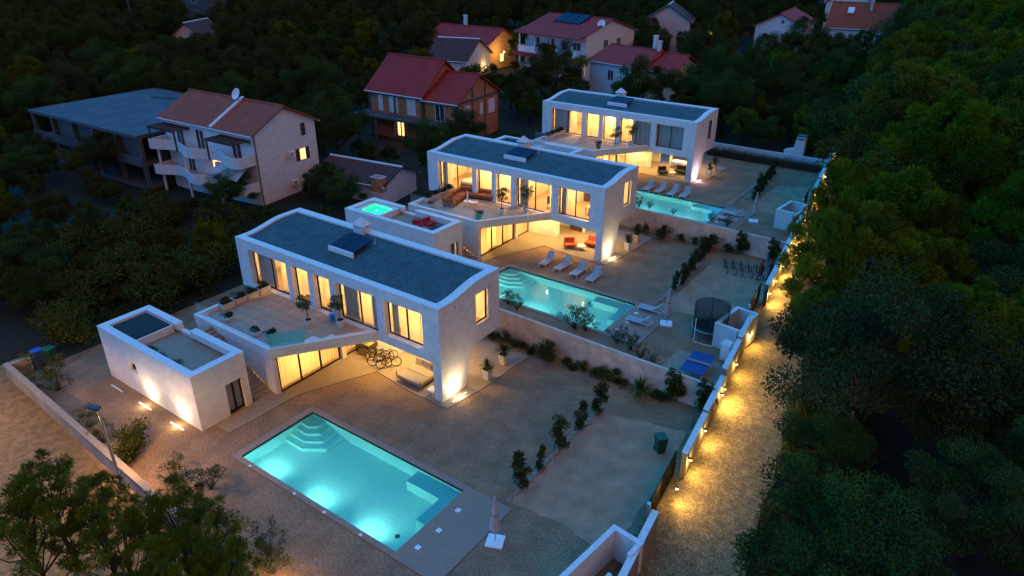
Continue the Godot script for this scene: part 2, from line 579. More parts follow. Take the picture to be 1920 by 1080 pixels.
func perimeter() -> void:
	# low wall on the near left with its short return
	var st := mb()
	prism(st, pv([-5.55, 14.25, 22.6, 15.75, 22.6, 16.0, -5.6, 14.5]), -0.3, 1.1)
	prism(st, pv([-5.6, 14.25, -5.3, 14.25, -5.05, 13.1, -5.3, 13.05]), -0.3, 1.1)
	var w := thing("boundary_wall", "long low rendered wall between the dirt road and the near gravel yard", "wall")
	obj("wall_body", st, M.old_wall, w)
	st = mb()
	prism(st, pv([-5.62, 14.2, 22.65, 15.7, 22.65, 16.05, -5.66, 14.55]), 1.1, 1.15)
	obj("coping", st, M.concrete, w)
	# retaining walls between the yards
	for i in 2:
		var zz := -8.75 if i == 0 else -31.3
		var yb := 0.0 if i == 0 else 1.0
		st = mb()
		var xr := wall_x(zz) - 0.15
		var xl := 13.0 if i == 0 else 10.0
		front_prism(st, pv([xl, yb - 0.3, xr, yb - 0.3, xr, yb + (1.85 if i == 0 else 1.9), xl, yb + (2.25 if i == 0 else 2.05)]), zz - 0.22, zz)
		var r := thing("retaining_wall", ["pale retaining wall between the nearest yard and the middle pool, with shrubs at its foot", "pale retaining wall below the farthest pool, behind the row of bicycles"][i], "wall")
		obj("wall_body", st, M.render_wall, r)
	# hedge and low wall at the far end of the third yard
	st = mb()
	box(st, Vector3(13.0, 1.6, -58.3), Vector3(27.2, 3.1, -58.05))
	var fw := thing("back_wall", "low white wall behind the hedge at the far end of the last yard", "wall")
	obj("wall_body", st, M.house_white, fw)
	var hd := thing("clipped_hedge", "dark clipped hedge along the back of the farthest gravel yard", "hedge", Vector3(20.6, 1.9, -56.8))
	var cl := []
	for i in 44:
		cl.append([Vector3(-6.9 + 13.8 * i / 43.0, 0.55 + rnd(-0.1, 0.1), rnd(-0.15, 0.15)), 0.62])
	stuff_part("leaves", foliage(701, cl, 0.14, 0.07, 150, Color(0.03, 0.045, 0.012), Color(0.055, 0.075, 0.018)), hd)
	st = mb()
	box(st, Vector3(-6.9, 0, -0.3), Vector3(6.9, 0.6, 0.3))
	obj("stems", st, M.bark, hd)

func lane_wall() -> void:
	# stepped boundary wall of the lane; gaps for the three gates
	var gates := [[2.45, -2.25], [-18.2, -23.0], [-40.4, -45.0]]
	var spans := [[9.6, 2.45], [-2.25, -18.2], [-23.0, -40.4], [-45.0, -62.0]]
	var lbl := ["white lane wall beside the nearest bin store", "white stepped lane wall with lamps along the nearest yard", "white stepped lane wall with lamps along the middle yard", "white lane wall with lamps along the farthest yard"]
	for s in 4:
		var st := mb()
		var cp := mb()
		var a: float = spans[s][0]
		while a > spans[s][1] + 0.01:
			var b := maxf(a - 4.0, spans[s][1])
			var yb := minf(G(a), G(b))
			var top := G(b) + 1.62
			if s == 1 and a < -8.0:
				top += 0.35
			prism(st, pv([wall_x(a) - 0.28, a, wall_x(a), a, wall_x(b), b, wall_x(b) - 0.28, b]), yb - 0.4, top)
			prism(cp, pv([wall_x(a) - 0.31, a, wall_x(a) + 0.03, a, wall_x(b) + 0.03, b, wall_x(b) - 0.31, b]), top + 0.002, top + 0.05)
			a = b
		var w := thing("lane_wall", lbl[s], "wall")
		obj("wall_body", st, M.old_wall, w)
		obj("coping", cp, M.coping, w)
	for s in 3:
		var a: float = gates[s][0]
		var b: float = gates[s][1]
		var g := thing("sliding_gate", ["black sliding gate beside the nearest bin store", "black sliding gate by the two walking people", "black sliding gate of the farthest yard"][s], "gate", Vector3(wall_x(a) - 0.6, OFF[s].y, a), atan2(wall_x(b) - wall_x(a), b - a) + PI)
		var ln := a - b
		var st := mb()
		for y in [0.08, 1.55]:
			box(st, Vector3(-0.03, y, 0), Vector3(0.03, y + 0.07, -ln))
		for q in [0.0, 0.5, 1.0]:
			box(st, Vector3(-0.032, 0.08, -ln * q - 0.03), Vector3(0.032, 1.62, -ln * q + 0.03))
		obj("gate_frame", st, M.black_metal, g)
		var n := int(ln / 0.16)
		var slat := mb()
		box(slat, Vector3(-0.02, 0.15, -0.07), Vector3(0.02, 1.55, 0.07))
		var sm := slat.commit()
		for k in n:
			inst("slat", sm, M.black_metal, g, Transform3D(Basis.IDENTITY, Vector3(0, 0, -ln * (k + 0.5) / n)))
		st = mb()
		prism(st, pv([0.06, 0.3, 0.22, 0.3, 0.22, 0.1, 0.06, 0.1]), 0.0, 2.1)
		obj("gate_post", st, M.steel, g)
	# bin stores: open-topped white boxes built against the wall
	for s in 3:
		var c: Vector3 = [Vector3(34.15, 0, 6.9), Vector3(31.85, 1.0, -16.2), Vector3(28.95, 1.9, -38.3)][s]
		var e := thing("bin_store", ["open topped white bin store at the bottom edge of the photo", "open topped white bin store beside the trampoline", "open topped white bin store of the farthest yard"][s], "bin store", c, -0.12)
		var st := mb()
		var hh := 1.75
		var dz := 2.3 if s == 0 else 1.6
		box(st, Vector3(-0.8, -0.3, -dz), Vector3(-0.58, hh, dz))
		box(st, Vector3(0.58, -0.3, -dz), Vector3(0.8, hh, -dz + 1.0))
		box(st, Vector3(-0.58, -0.3, -dz), Vector3(0.58, hh, -dz + 0.2))
		if s > 0:
			box(st, Vector3(-0.58, -0.3, dz - 0.2), Vector3(0.8, hh, dz))
			box(st, Vector3(0.58, -0.3, -dz + 1.0), Vector3(0.8, hh - 0.35, dz - 0.2))
		else:
			box(st, Vector3(0.3, -0.3, -dz + 1.9), Vector3(0.5, 1.15, dz))
		obj("walls", st, M.plaster, e)
		st = mb()
		box(st, Vector3(-0.83, hh, -dz - 0.03), Vector3(-0.55, hh + 0.04, dz + 0.03))
		box(st, Vector3(-0.55, hh, -dz - 0.03), Vector3(0.83, hh + 0.04, -dz + 0.23))
		if s > 0:
			box(st, Vector3(-0.55, hh, dz - 0.23), Vector3(0.83, hh + 0.04, dz + 0.03))
		obj("coping", st, M.coping, e)

func lamp_at(z: float, k: int) -> void:
	var p := Vector3(wall_x(z) + 0.10, G(z) + 0.95, z)
	var l := thing("wall_lamp", "small warm lamp on the lane wall, number %s uphill from the nearest gate" % ["one", "two", "three", "four", "five", "six", "seven", "eight", "nine", "ten", "eleven", "twelve", "thirteen", "fourteen", "fifteen", "sixteen", "seventeen"][k], "wall lamp", p, 0.0, "lamps along the lane wall")
	var st := mb()
	box(st, Vector3(-0.10, -0.10, -0.07), Vector3(-0.02, 0.12, 0.07))
	box(st, Vector3(-0.02, 0.085, -0.08), Vector3(0.09, 0.11, 0.08))
	obj("housing", st, M.dark_steel, l)
	st = mb()
	lathe(st, [[0.0, -0.05], [0.04, -0.03], [0.045, 0.03], [0.0, 0.05]], Vector3(0.05, 0, 0), 10)
	obj("bulb", st, M.wall_lamp, l)
	spot(l, Vector3(0.13, -0.02, 0), Vector3(1.9, -1.05, 0.3 * sin(z * 7.0)), 3.2 + 0.9 * sin(z * 5.0), 80.0, lin(1.0, 0.62, 0.16), 0.06, 0.55)
	omni(l, Vector3(0.05, 0.0, 0), 0.9, lin(1.0, 0.62, 0.16), 0.04)

# ---------------------------------------------------------------- villas
func roof_y(z: float) -> float:   # z: 0 front .. -5.95 back
	var t := clampf((-z - 0.9) / 3.3, 0.0, 1.0)
	return 6.58 + 0.46 * t * t * (3.0 - 2.0 * t)

func prof(z0: float, z1: float, dy: float, yb: float) -> PackedVector2Array:
	var p := PackedVector2Array([Vector2(z0, yb)])
	var n := maxi(1, int(absf(z1 - z0) / 0.33))
	for i in n + 1:
		var z := lerpf(z0, z1, float(i) / n)
		p.append(Vector2(z, roof_y(z) + dy))
	p.append(Vector2(z1, yb))
	return p

func window(parent: Node, at: Vector3, turn: float, w: float, h: float, panes: int, glass: Material = null, fm: Material = null, t := 0.06) -> MeshInstance3D:   # frame with one pane each; local x along the width, z outwards
	var st := mb()
	box(st, Vector3(0, 0, -0.04), Vector3(t, h, 0.04))
	box(st, Vector3(w - t, 0, -0.04), Vector3(w, h, 0.04))
	box(st, Vector3(t, 0, -0.038), Vector3(w - t, t, 0.038))
	box(st, Vector3(t, h - t, -0.038), Vector3(w - t, h, 0.038))
	for i in range(1, panes):
		box(st, Vector3(w * i / panes - t * 0.6, t, -0.045), Vector3(w * i / panes + t * 0.6, h - t, 0.045))
	var f := obj("window", st, fm if fm else M.black_metal, parent)
	f.transform = Transform3D(Basis(Vector3.UP, turn), at)
	for i in panes:
		st = mb()
		var a := w * i / panes + t * 0.5
		var b := w * (i + 1) / panes - t * 0.5
		quad(st, Vector3(a, t * 0.5, 0), Vector3(a, h - t * 0.5, 0), Vector3(b, h - t * 0.5, 0), Vector3(b, t * 0.5, 0))
		obj("pane", st, glass if glass else M.glass, f)
	return f

func curtain(parent: Node, at: Vector3, turn: float, w: float, h: float, m: Material, sd := 0) -> void:
	var st := mb()
	var n := int(w / 0.045) + 2
	var pts := []
	for i in n + 1:
		var x := w * i / n
		pts.append(Vector3(x, 0, 0.045 * sin(x * 30.0 + sd) + 0.02 * sin(x * 11.0 + sd * 2.0)))
	for i in n:
		quad(st, pts[i], pts[i] + Vector3(0, h, 0), pts[i + 1] + Vector3(0, h, 0), pts[i + 1])
	var o := obj("curtain", st, m, parent)
	o.transform = Transform3D(Basis(Vector3.UP, turn), at)

const OPEN := [[1.3, 5.45], [5.95, 7.7], [8.2, 9.85], [10.4, 14.15], [14.8, 18.0]]

func villa(i: int) -> void:
	var o: Vector3 = OFF[i]
	var v := thing("villa", ["nearest white villa, with bicycles and a games table under its upper floor", "middle white villa, with a rust coloured corner sofa on its terrace", "farthest white villa, with dark armchairs under its upper floor"][i], "villa", o, 0.0, "three white flat roofed villas")
	var L := VL
	var st := mb()
	# front frame: header, piers, sill band
	box(st, Vector3(0, 5.87, -0.5), Vector3(L, 6.42, 0))
	for p in [[0.0, 1.3], [5.45, 5.95], [7.7, 8.2], [9.85, 10.4], [14.15, 14.8], [18.0, L]]:
		box(st, Vector3(p[0], 3.1, -0.5), Vector3(p[1], 5.87, 0))
	box(st, Vector3(14.8, 3.1, -0.5), Vector3(18.0, 3.36, 0))
	box(st, Vector3(0, 2.71, -5.65), Vector3(L - 0.3, 3.1, 0))
	# end walls
	box(st, Vector3(0, 3.1, -5.65), Vector3(0.3, 6.35, -0.5))
	side_prism(st, pv([-3.5, 2.71, -3.5, 3.95, -4.75, 3.95, -4.75, 2.71]), L - 0.3, L)
	side_prism(st, prof(-3.5, -4.75, -0.16, 6.1), L - 0.3, L)
	side_prism(st, prof(-0.5, -3.5, -0.16, 2.71), L - 0.3, L)
	side_prism(st, prof(-4.75, -5.95, -0.16, 2.71), L - 0.3, L)
	side_prism(st, pv([0, 2.71, -0.5, 2.71, -0.5, 3.1, 0, 3.1]), L - 0.3, L)
	box(st, Vector3(0, 2.71, -5.95), Vector3(L - 0.3, 6.86, -5.65))
	# leg under the right end, tapering towards the ground
	side_prism(st, pv([0, -0.2, -2.3, -0.2, -2.95, 2.71, 0, 2.71]), L - 0.66, L)
	obj("outer_walls", st, M.plaster, v)
	# roof deck and gravel
	st = mb()
	side_prism(st, prof(-0.5, -5.65, -0.20, 6.1), 0.3, L - 0.3)
	obj("roof_slab", st, M.inner_wall, v)
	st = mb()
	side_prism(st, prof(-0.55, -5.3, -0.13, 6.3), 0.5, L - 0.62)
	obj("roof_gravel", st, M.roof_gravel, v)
	st = mb()
	for e in [[0.0, 0.5], [L - 0.62, L]]:
		var pp := prof(0.0, -5.95, 0.0, 0.0)
		var q := PackedVector2Array()
		for k in range(1, pp.size() - 1):
			q.append(pp[k])
		for k in range(pp.size() - 2, 0, -1):
			q.append(pp[k] - Vector2(0, 0.17))
		side_prism(st, q, e[0], e[1])
	side_prism(st, pv([0, 6.42, -0.55, 6.42, -0.55, 6.58, 0, 6.58]), 0.5, L - 0.62)
	side_prism(st, pv([-5.3, 6.8, -5.95, 6.8, -5.95, 7.04, -5.3, 7.04]), 0.5, L - 0.62)
	obj("parapet", st, M.coping, v)
	# rooms upstairs
	st = mb()
	for x in [5.7, 7.95, 10.12, 14.47]:
		box(st, Vector3(x - 0.07, 3.1, -5.65), Vector3(x + 0.07, 6.2, -0.62))
	box(st, Vector3(0.3, 3.1, -5.65), Vector3(0.36, 6.2, -0.62))
	box(st, Vector3(0.36, 3.1, -5.65), Vector3(L - 0.3, 6.2, -5.6))
	obj("inner_walls", st, M.inner_wall, v)
	st = mb()
	box(st, Vector3(0.36, 3.1, -5.6), Vector3(L - 0.3, 3.13, -0.5))
	obj("upper_floor", st, M.wood_floor, v)
	for k in 5:
		var a: float = OPEN[k][0]
		var b: float = OPEN[k][1]
		var yb := 3.36 if k == 4 else 3.12
		window(v, Vector3(a, yb, -0.42), 0.0, b - a, 5.87 - yb, 2 if b - a > 2.5 else 1)
	window(v, Vector3(L - 0.2, 3.95, -3.5), PI / 2, 1.25, 2.15, 1)
	# curtains: which stretch of each opening is drawn [room, from, to, drape?]
	var cur: Array = [
		[[1.3, 3.3, 1], [3.9, 5.4, 0], [5.95, 7.7, 0], [8.2, 9.85, 0], [10.4, 11.7, 1], [11.7, 12.9, 0], [13.0, 14.15, 1], [14.8, 15.4, 1], [15.5, 17.2, 0], [17.3, 18.0, 0]],
		[[1.3, 1.9, 1], [1.9, 2.5, 0], [10.4, 11.3, 1], [13.6, 14.15, 0], [14.8, 15.3, 1], [15.3, 16.1, 0], [17.6, 18.0, 0], [7.3, 7.7, 0]],
		[[1.3, 3.4, 1], [3.5, 4.4, 0], [6.1, 7.5, 0], [10.4, 11.1, 0], [11.6, 14.15, 1], [14.8, 18.0, 1]]][i]
	for c in cur:
		curtain(v, Vector3(c[0], 3.14, -0.72), 0.0, c[1] - c[0], 2.85, M.drape if c[2] else M.sheer, c[0] * 7.0)
	# terrace slab on the left with its cut corner, upstand and tiles
	var edge := pv([2.4, 0.0, 14.1, 0.0, 10.25, 5.5, 2.4, 5.5])
	st = mb()
	prism(st, edge, 2.72, 3.08)
	prism(st, pv([10.25, 5.5, 14.1, 0.0, 13.7, 0.0, 10.05, 5.22]), 3.08, 3.36)
	prism(st, pv([2.4, 5.5, 10.25, 5.5, 10.05, 5.22, 2.4, 5.22]), 3.08, 3.36)
	prism(st, pv([2.4, 5.22, 2.66, 5.22, 2.66, 0.0, 2.4, 0.0]), 3.08, 3.36)
	var ts := obj("terrace", st, M.plaster, v)
	st = mb()
	prism(st, pv([10.27, 5.53, 14.12, 0.004, 13.68, 0.004, 10.03, 5.2]), 3.362, 3.39)
	prism(st, pv([2.38, 5.53, 10.27, 5.53, 10.03, 5.2, 2.38, 5.2]), 3.362, 3.39)
	prism(st, pv([2.38, 5.2, 2.68, 5.2, 2.68, 0.004, 2.38, 0.004]), 3.362, 3.39)
	obj("upstand_coping", st, M.coping, v)
	var gx := 2.7
	var tile := mb()
	rbox(tile, Vector3(-0.39, 0, -0.39), Vector3(0.39, 0.03, 0.39), 0.006)
	var tm := tile.commit()
	var tms := [M.tile_a, M.tile_b, M.tile_c]
	while gx < 13.4:
		var gz := 0.02
		while gz < 5.1:
			var far := Vector2(gx + 0.79, gz + 0.79)
			var lim := 13.7 - (far.y / 5.22) * 3.65
			if far.y < 5.22 and far.x < lim:
				inst("paving_tile", tm, tms[rng.randi() % 3], ts, Transform3D(Basis.IDENTITY, Vector3(gx + 0.4, 3.08 + rnd(0, 0.003), gz + 0.4)))
			gz += 0.8
		gx += 0.8
	# glass balustrade
	for g in 7:
		var a := Vector2(10.1, 5.34).lerp(Vector2(13.85, 0.02), 0.0)
		st = mb()
		var p := Vector2.ZERO
		var q := Vector2.ZERO
		if g < 3:
			p = Vector2(10.14, 5.36).lerp(Vector2(13.88, 0.05), g / 3.0 + 0.006)
			q = Vector2(10.14, 5.36).lerp(Vector2(13.88, 0.05), (g + 1) / 3.0 - 0.006)
		else:
			p = Vector2(10.1, 5.36).lerp(Vector2(2.53, 5.36), (g - 3) / 4.0 + 0.008)
			q = Vector2(10.1, 5.36).lerp(Vector2(2.53, 5.36), (g - 2) / 4.0 - 0.008)
		if i == 0 and g == 0:
			box(st, Vector3(0, 3.39, -0.008), Vector3(p.distance_to(q), 4.35, 0.008))
			var fg := obj("frosted_glass", st, M.frosted, v)
			fg.transform = Transform3D(Basis(Vector3.UP, -(q - p).angle()), Vector3(p.x, 0, p.y))
		else:
			quad(st, Vector3(p.x, 3.39, p.y), Vector3(p.x, 4.35, p.y), Vector3(q.x, 4.35, q.y), Vector3(q.x, 3.39, q.y))
			obj("balustrade_pane", st, M.rail_glass, v)
	# ground floor: room under the terrace, core block, stair wall with its sloping edge
	st = mb()
	front_prism(st, pv([2.4, 0, 2.4, 2.72, 10.3, 2.72, 10.3, -0.1, 10.0, -0.1, 9.9, 0.05, 7.4, 1.35, 5.0, 1.35, 5.0, 0]), 5.12, 5.42)
	box(st, Vector3(2.4, -0.1, -5.65), Vector3(2.7, 2.71, 5.12))
	box(st, Vector3(2.7, -0.1, -5.65), Vector3(13.2, 2.71, -5.4))
	box(st, Vector3(10.15, -0.1, -0.22), Vector3(10.5, 2.71, 0.12))
	box(st, Vector3(10.15, -0.1, -2.55), Vector3(13.2, 2.71, -2.25))
	box(st, Vector3(12.95, -0.1, -3.1), Vector3(13.2, 2.71, -2.55))
	box(st, Vector3(14.6, -0.1, -5.2), Vector3(14.85, 2.71, -4.95))
	obj("lower_walls", st, M.plaster, v)
	st = mb()
	box(st, Vector3(2.7, 0.04, -5.4), Vector3(10.15, 0.07, 5.12))
	obj("lower_floor", st, M.wood_floor, v)
	window(v, Vector3(10.25, 0.05, 5.1), PI / 2, 4.95, 2.6, 3, null, null, 0.08)
	window(v, Vector3(10.25, 0.05, -0.25), PI / 2, 2.0, 2.6, 1)
	if i == 0:
		curtain(v, Vector3(9.9, 0.08, 5.05), PI / 2, 4.9, 2.55, M.sheer, 3)
		curtain(v, Vector3(9.9, 0.08, -0.3), PI / 2, 1.9, 2.55, M.sheer, 5)
	elif i == 1:
		curtain(v, Vector3(9.9, 0.08, 3.6), PI / 2, 1.3, 2.55, M.sheer, 4)
		curtain(v, Vector3(9.9, 0.08, 1.6), PI / 2, 1.2, 2.55, M.sheer, 8)
	else:
		curtain(v, Vector3(9.9, 0.08, 3.2), PI / 2, 2.6, 2.55, M.sheer, 6)
	# outside stair between the annex and the terrace
	var sm := mb()
	box(sm, Vector3(-0.3, -0.17, 5.44), Vector3(0.0, 0.0, 6.66))
	var step := sm.commit()
	for k in 18:
		inst("stair_step", step, M.tile_b, v, Transform3D(Basis.IDENTITY, Vector3(9.6 - 0.3 * k, 0.05 + 0.17 * (k + 1), 0)))
	# lamps in the rooms
	var lamps: Array = [
		[[4.4, 5.9, -2.6, 3.2], [6.8, 5.9, -2.6, 2.4], [9.05, 5.9, -2.6, 2.4], [12.3, 5.9, -2.6, 3.2], [16.4, 5.9, -2.6, 3.8], [8.2, 2.45, 2.4, 3.6], [7.6, 2.45, -2.8, 2.6]],
		[[3.3, 5.9, -2.6, 3.8], [6.8, 5.9, -2.6, 2.6], [9.05, 5.9, -2.6, 2.6], [12.3, 5.9, -2.6, 3.8], [16.4, 5.9, -2.6, 4.0], [8.2, 2.45, 2.4, 4.2], [7.6, 2.45, -2.8, 3.0]],
		[[4.6, 5.9, -2.6, 3.6], [6.8, 5.9, -2.6, 3.0], [9.05, 5.9, -2.6, 3.0], [11.3, 5.9, -2.6, 3.2], [8.2, 2.45, 2.4, 4.2], [7.6, 2.45, -2.8, 3.0]]][i]
	var gl := mb()
	lathe(gl, [[0.0, -0.07], [0.09, -0.05], [0.10, 0.0], [0.10, 0.03], [0.0, 0.03]], Vector3.ZERO, 12)
	var glm := gl.commit()
	for l in lamps:
		var lm := inst("ceiling_lamp", glm, M.lamp_white, v, Transform3D(Basis.IDENTITY, Vector3(l[0], l[1], l[2])))
		omni(lm, Vector3(0, -0.03, 0), l[3] * 1.7, WARM, 0.09)
	# spots in the loggia ceiling
	var sp: Array = [[[11.8, -1.3, 2.2], [13.9, -1.6, 3.6], [14.3, -4.3, 2.2], [17.6, -3.0, 3.4]], [[11.7, -1.2, 2.6], [14.2, -1.6, 3.0], [15.6, -3.6, 2.6], [17.4, -2.6, 3.0]], [[11.7, -1.2, 2.8], [14.2, -1.6, 2.2], [15.6, -4.2, 2.6], [17.4, -4.6, 3.0]]][i]
	var dl := mb()
	lathe(dl, [[0.0, -0.02], [0.05, -0.02], [0.055, 0.0], [0.0, 0.0]], Vector3.ZERO, 12)
	var dlm := dl.commit()
	for l in sp:
		var lm := inst("ceiling_spotlight", dlm, M.lamp_white, v, Transform3D(Basis.IDENTITY, Vector3(l[0], 2.705, l[1])))
		spot(lm, Vector3(0, -0.04, 0), Vector3(0, -2.0, 0.01), l[2] * 1.9, 70.0, WARM, 0.05, 0.5)
	# solar heater on the roof
	var sh := thing("solar_heater", "roof solar water heater with two dark panels on the %s villa" % ["nearest", "middle", "farthest"][i], "solar panel", o + Vector3(8.7, 6.62, -2.3), 0.0, "solar water heaters on the roofs")
	st = mb()
	for k in 2:
		hexa(st, [Vector3(-1.15 + 1.2 * k, 0.28, 0), Vector3(0.0 + 1.2 * k, 0.28, 0), Vector3(0.0 + 1.2 * k, 0.62, -1.9), Vector3(-1.15 + 1.2 * k, 0.62, -1.9),
			Vector3(-1.15 + 1.2 * k, 0.36, 0), Vector3(0.0 + 1.2 * k, 0.36, 0), Vector3(0.0 + 1.2 * k, 0.70, -1.9), Vector3(-1.15 + 1.2 * k, 0.70, -1.9)])
	obj("panel", st, M.dark_panel, sh)
	st = mb()
	box(st, Vector3(-1.2, 0.0, 0.03), Vector3(1.25, 0.30, 0.12))
	box(st, Vector3(-1.2, 0.302, 0.02), Vector3(1.25, 0.37, 0.07))
	obj("stand", st, M.white_metal, sh)
	for x in [-1.18, 1.2]:
		st = mb()
		box(st, Vector3(x, 0.2, -2.0), Vector3(x + 0.04, 0.66, -1.95))
		obj("strut", st, M.white_metal, sh)
	# small vents and overflow spouts on the rendered walls
	for q in [[5.7, 6.15], [10.1, 6.15], [14.48, 6.12]]:
		st = mb()
		box(st, Vector3(q[0] - 0.09, q[1] - 0.05, 0.0), Vector3(q[0] + 0.09, q[1] + 0.05, 0.02))
		for k in 3:
			box(st, Vector3(q[0] - 0.08, q[1] - 0.04 + 0.03 * k, 0.021), Vector3(q[0] + 0.08, q[1] - 0.025 + 0.03 * k, 0.03))
		obj("wall_vent", st, M.white_metal, v)
	for z in [-1.4, -4.9]:
		st = mb()
		tube(st, Vector3(L, 6.2, z), Vector3(L + 0.16, 6.17, z), 0.05, 0.05, 8)
		obj("overflow_spout", st, M.steel, v)
	# chimney cowl behind the heater
	var cw := thing("chimney_cowl", "pyramid topped chimney cowl at the roof edge of the %s villa" % ["nearest", "middle", "farthest"][i], "chimney", o + Vector3(7.5, 6.9, -5.4), 0.0, "chimney cowls on the villas")
	st = mb()
	box(st, Vector3(-0.5, -0.2, -0.35), Vector3(0.5, 0.5, 0.35))
	obj("shaft", st, M.plaster, cw)
	st = mb()
	hexa(st, [Vector3(-0.6, 0.62, 0.45), Vector3(0.6, 0.62, 0.45), Vector3(0.6, 0.62, -0.45), Vector3(-0.6, 0.62, -0.45), Vector3(-0.05, 1.15, 0.03), Vector3(0.05, 1.15, 0.03), Vector3(0.05, 1.15, -0.03), Vector3(-0.05, 1.15, -0.03)])
	for q in [[-0.45, 0.3], [0.45, 0.3], [0.45, -0.3], [-0.45, -0.3]]:
		box(st, Vector3(q[0] - 0.05, 0.5, q[1] - 0.05), Vector3(q[0] + 0.05, 0.63, q[1] + 0.05))
	obj("cap", st, M.coping, cw)

func annex(i: int) -> void:
	var o: Vector3 = OFF[i]
	var a := thing("annex", ["flat roofed white annex lit by ground strips beside the low wall", "flat roofed white annex with a glowing green hot tub", "flat roofed white annex of the farthest villa"][i], "annex", o, 0.0, "flat roofed annexes")
	var x0 := -0.55
	var x1 := 9.72
	var z0 := 6.85
	var z1 := 10.35
	var st := mb()
	# front wall with its small deep window, right wall with the door
	front_prism(st, pv([x0, -0.2, 2.55, -0.2, 2.55, 3.3, x0, 3.3]), z1 - 0.3, z1)
	front_prism(st, pv([2.55, -0.2, 3.35, -0.2, 3.35, 1.58, 2.55, 1.58]), z1 - 0.3, z1)
	front_prism(st, pv([2.55, 2.25, 3.35, 2.25, 3.35, 3.3, 2.55, 3.3]), z1 - 0.3, z1)
	front_prism(st, pv([3.35, -0.2, x1, -0.2, x1, 3.3, 3.35, 3.3]), z1 - 0.3, z1)
	side_prism(st, pv([z0, -0.2, 7.3, -0.2, 7.3, 3.3, z0, 3.3]), x1 - 0.3, x1)
	side_prism(st, pv([7.3, 2.15, 8.42, 2.15, 8.42, 3.3, 7.3, 3.3]), x1 - 0.3, x1)
	side_prism(st, pv([8.42, -0.2, z1 - 0.3, -0.2, z1 - 0.3, 3.3, 8.42, 3.3]), x1 - 0.3, x1)
	box(st, Vector3(x0, -0.2, z0), Vector3(x1 - 0.3, 3.3, z0 + 0.3))
	box(st, Vector3(x0, -0.2, z0 + 0.3), Vector3(x0 + 0.3, 3.3, z1 - 0.3))
	# parapet, open at the back where the stair arrives
	box(st, Vector3(x0, 3.3, z1 - 0.45), Vector3(x1, 3.72, z1))
	box(st, Vector3(x1 - 0.5, 3.3, z0), Vector3(x1, 3.72, z1 - 0.45))
	box(st, Vector3(x0, 3.3, z0), Vector3(x0 + 0.5, 3.72, z1 - 0.45))
	box(st, Vector3(x0 + 0.5, 3.3, z0), Vector3(3.4, 3.72, z0 + 0.45))
	box(st, Vector3(4.9, 3.3, z0), Vector3(x1 - 0.5, 3.72, z0 + 0.45))
	obj("outer_walls", st, M.plaster, a)
	st = mb()
	box(st, Vector3(x0 + 0.3, 2.9, z0 + 0.3), Vector3(x1 - 0.3, 3.12, z1 - 0.3))
	obj("roof_terrace", st, M.concrete, a)
	st = mb()
	box(st, Vector3(x0 - 0.02, 3.722, z1 - 0.47), Vector3(x1 + 0.02, 3.76, z1 + 0.02))
	box(st, Vector3(x1 - 0.52, 3.722, z0 - 0.02), Vector3(x1 + 0.02, 3.76, z1 - 0.47))
	box(st, Vector3(x0 - 0.02, 3.722, z0 - 0.02), Vector3(x0 + 0.52, 3.76, z1 - 0.47))
	box(st, Vector3(x0 + 0.52, 3.722, z0 - 0.02), Vector3(3.42, 3.76, z0 + 0.47))
	box(st, Vector3(4.88, 3.722, z0 - 0.02), Vector3(x1 - 0.52, 3.76, z0 + 0.47))
	obj("coping", st, M.coping, a)
	window(a, Vector3(x1 - 0.2, 0.04, 8.42), PI / 2, 1.12, 2.1, 2, null, null, 0.07)
	window(a, Vector3(2.55, 1.58, z1 - 0.24), 0.0, 0.8, 0.67, 1)
	curtain(a, Vector3(x1 - 0.42, 0.05, 8.4), PI / 2, 1.1, 2.1, M.drape, 2)
	if i == 1:
		var st2 := mb()
		lathe(st2, [[0.0, -0.07], [0.09, -0.05], [0.10, 0.0], [0.0, 0.03]], Vector3(7.5, 2.6, 8.5), 12)
		var lm := obj("ceiling_lamp", st2, M.lamp_white, a)
		omni(lm, Vector3(7.5, 2.57, 8.5), 2.5, WARM, 0.09)
	# hot tub on the roof
	var t := thing("hot_tub", ["roof hot tub under a dark cover on the nearest annex", "roof hot tub with glowing green water", "roof hot tub on the farthest annex"][i], "hot tub", o, 0.0, "hot tubs on the annex roofs")
	st = mb()
	var tx0 := 0.05
	var tx1 := 3.1
	var tz0 := 7.35
	var tz1 := 9.85
	box(st, Vector3(tx0, 3.12, tz0), Vector3(tx1, 3.62, tz0 + 0.35))
	box(st, Vector3(tx0, 3.12, tz1 - 0.35), Vector3(tx1, 3.62, tz1))
	box(st, Vector3(tx0, 3.12, tz0 + 0.35), Vector3(tx0 + 0.45, 3.62, tz1 - 0.35))
	box(st, Vector3(tx1 - 0.4, 3.12, tz0 + 0.35), Vector3(tx1, 3.62, tz1 - 0.35))
	obj("surround", st, M.plaster, t)
	if i != 1:
		st = mb()
		rbox(st, Vector3(tx0 + 0.1, 3.62, tz0 + 0.1), Vector3(tx1 - 0.15, 3.70, tz1 - 0.12), 0.03)
		obj("cover", st, M.rubber, t)
	else:
		st = mb()
		box(st, Vector3(tx0 + 0.45, 3.122, tz0 + 0.35), Vector3(tx1 - 0.4, 3.16, tz1 - 0.35))
		for s in [[tx0 + 0.452, tz0 + 0.352, tx0 + 0.47, tz1 - 0.352], [tx1 - 0.42, tz0 + 0.352, tx1 - 0.402, tz1 - 0.352]]:
			box(st, Vector3(s[0], 3.16, s[1]), Vector3(s[2], 3.6, s[3]))
		obj("basin", st, M.hot_tub_tile, t)
		st = mb()
		quad(st, Vector3(tx0 + 0.45, 3.52, tz1 - 0.35), Vector3(tx0 + 0.45, 3.52, tz0 + 0.35), Vector3(tx1 - 0.4, 3.52, tz0 + 0.35), Vector3(tx1 - 0.4, 3.52, tz1 - 0.35))
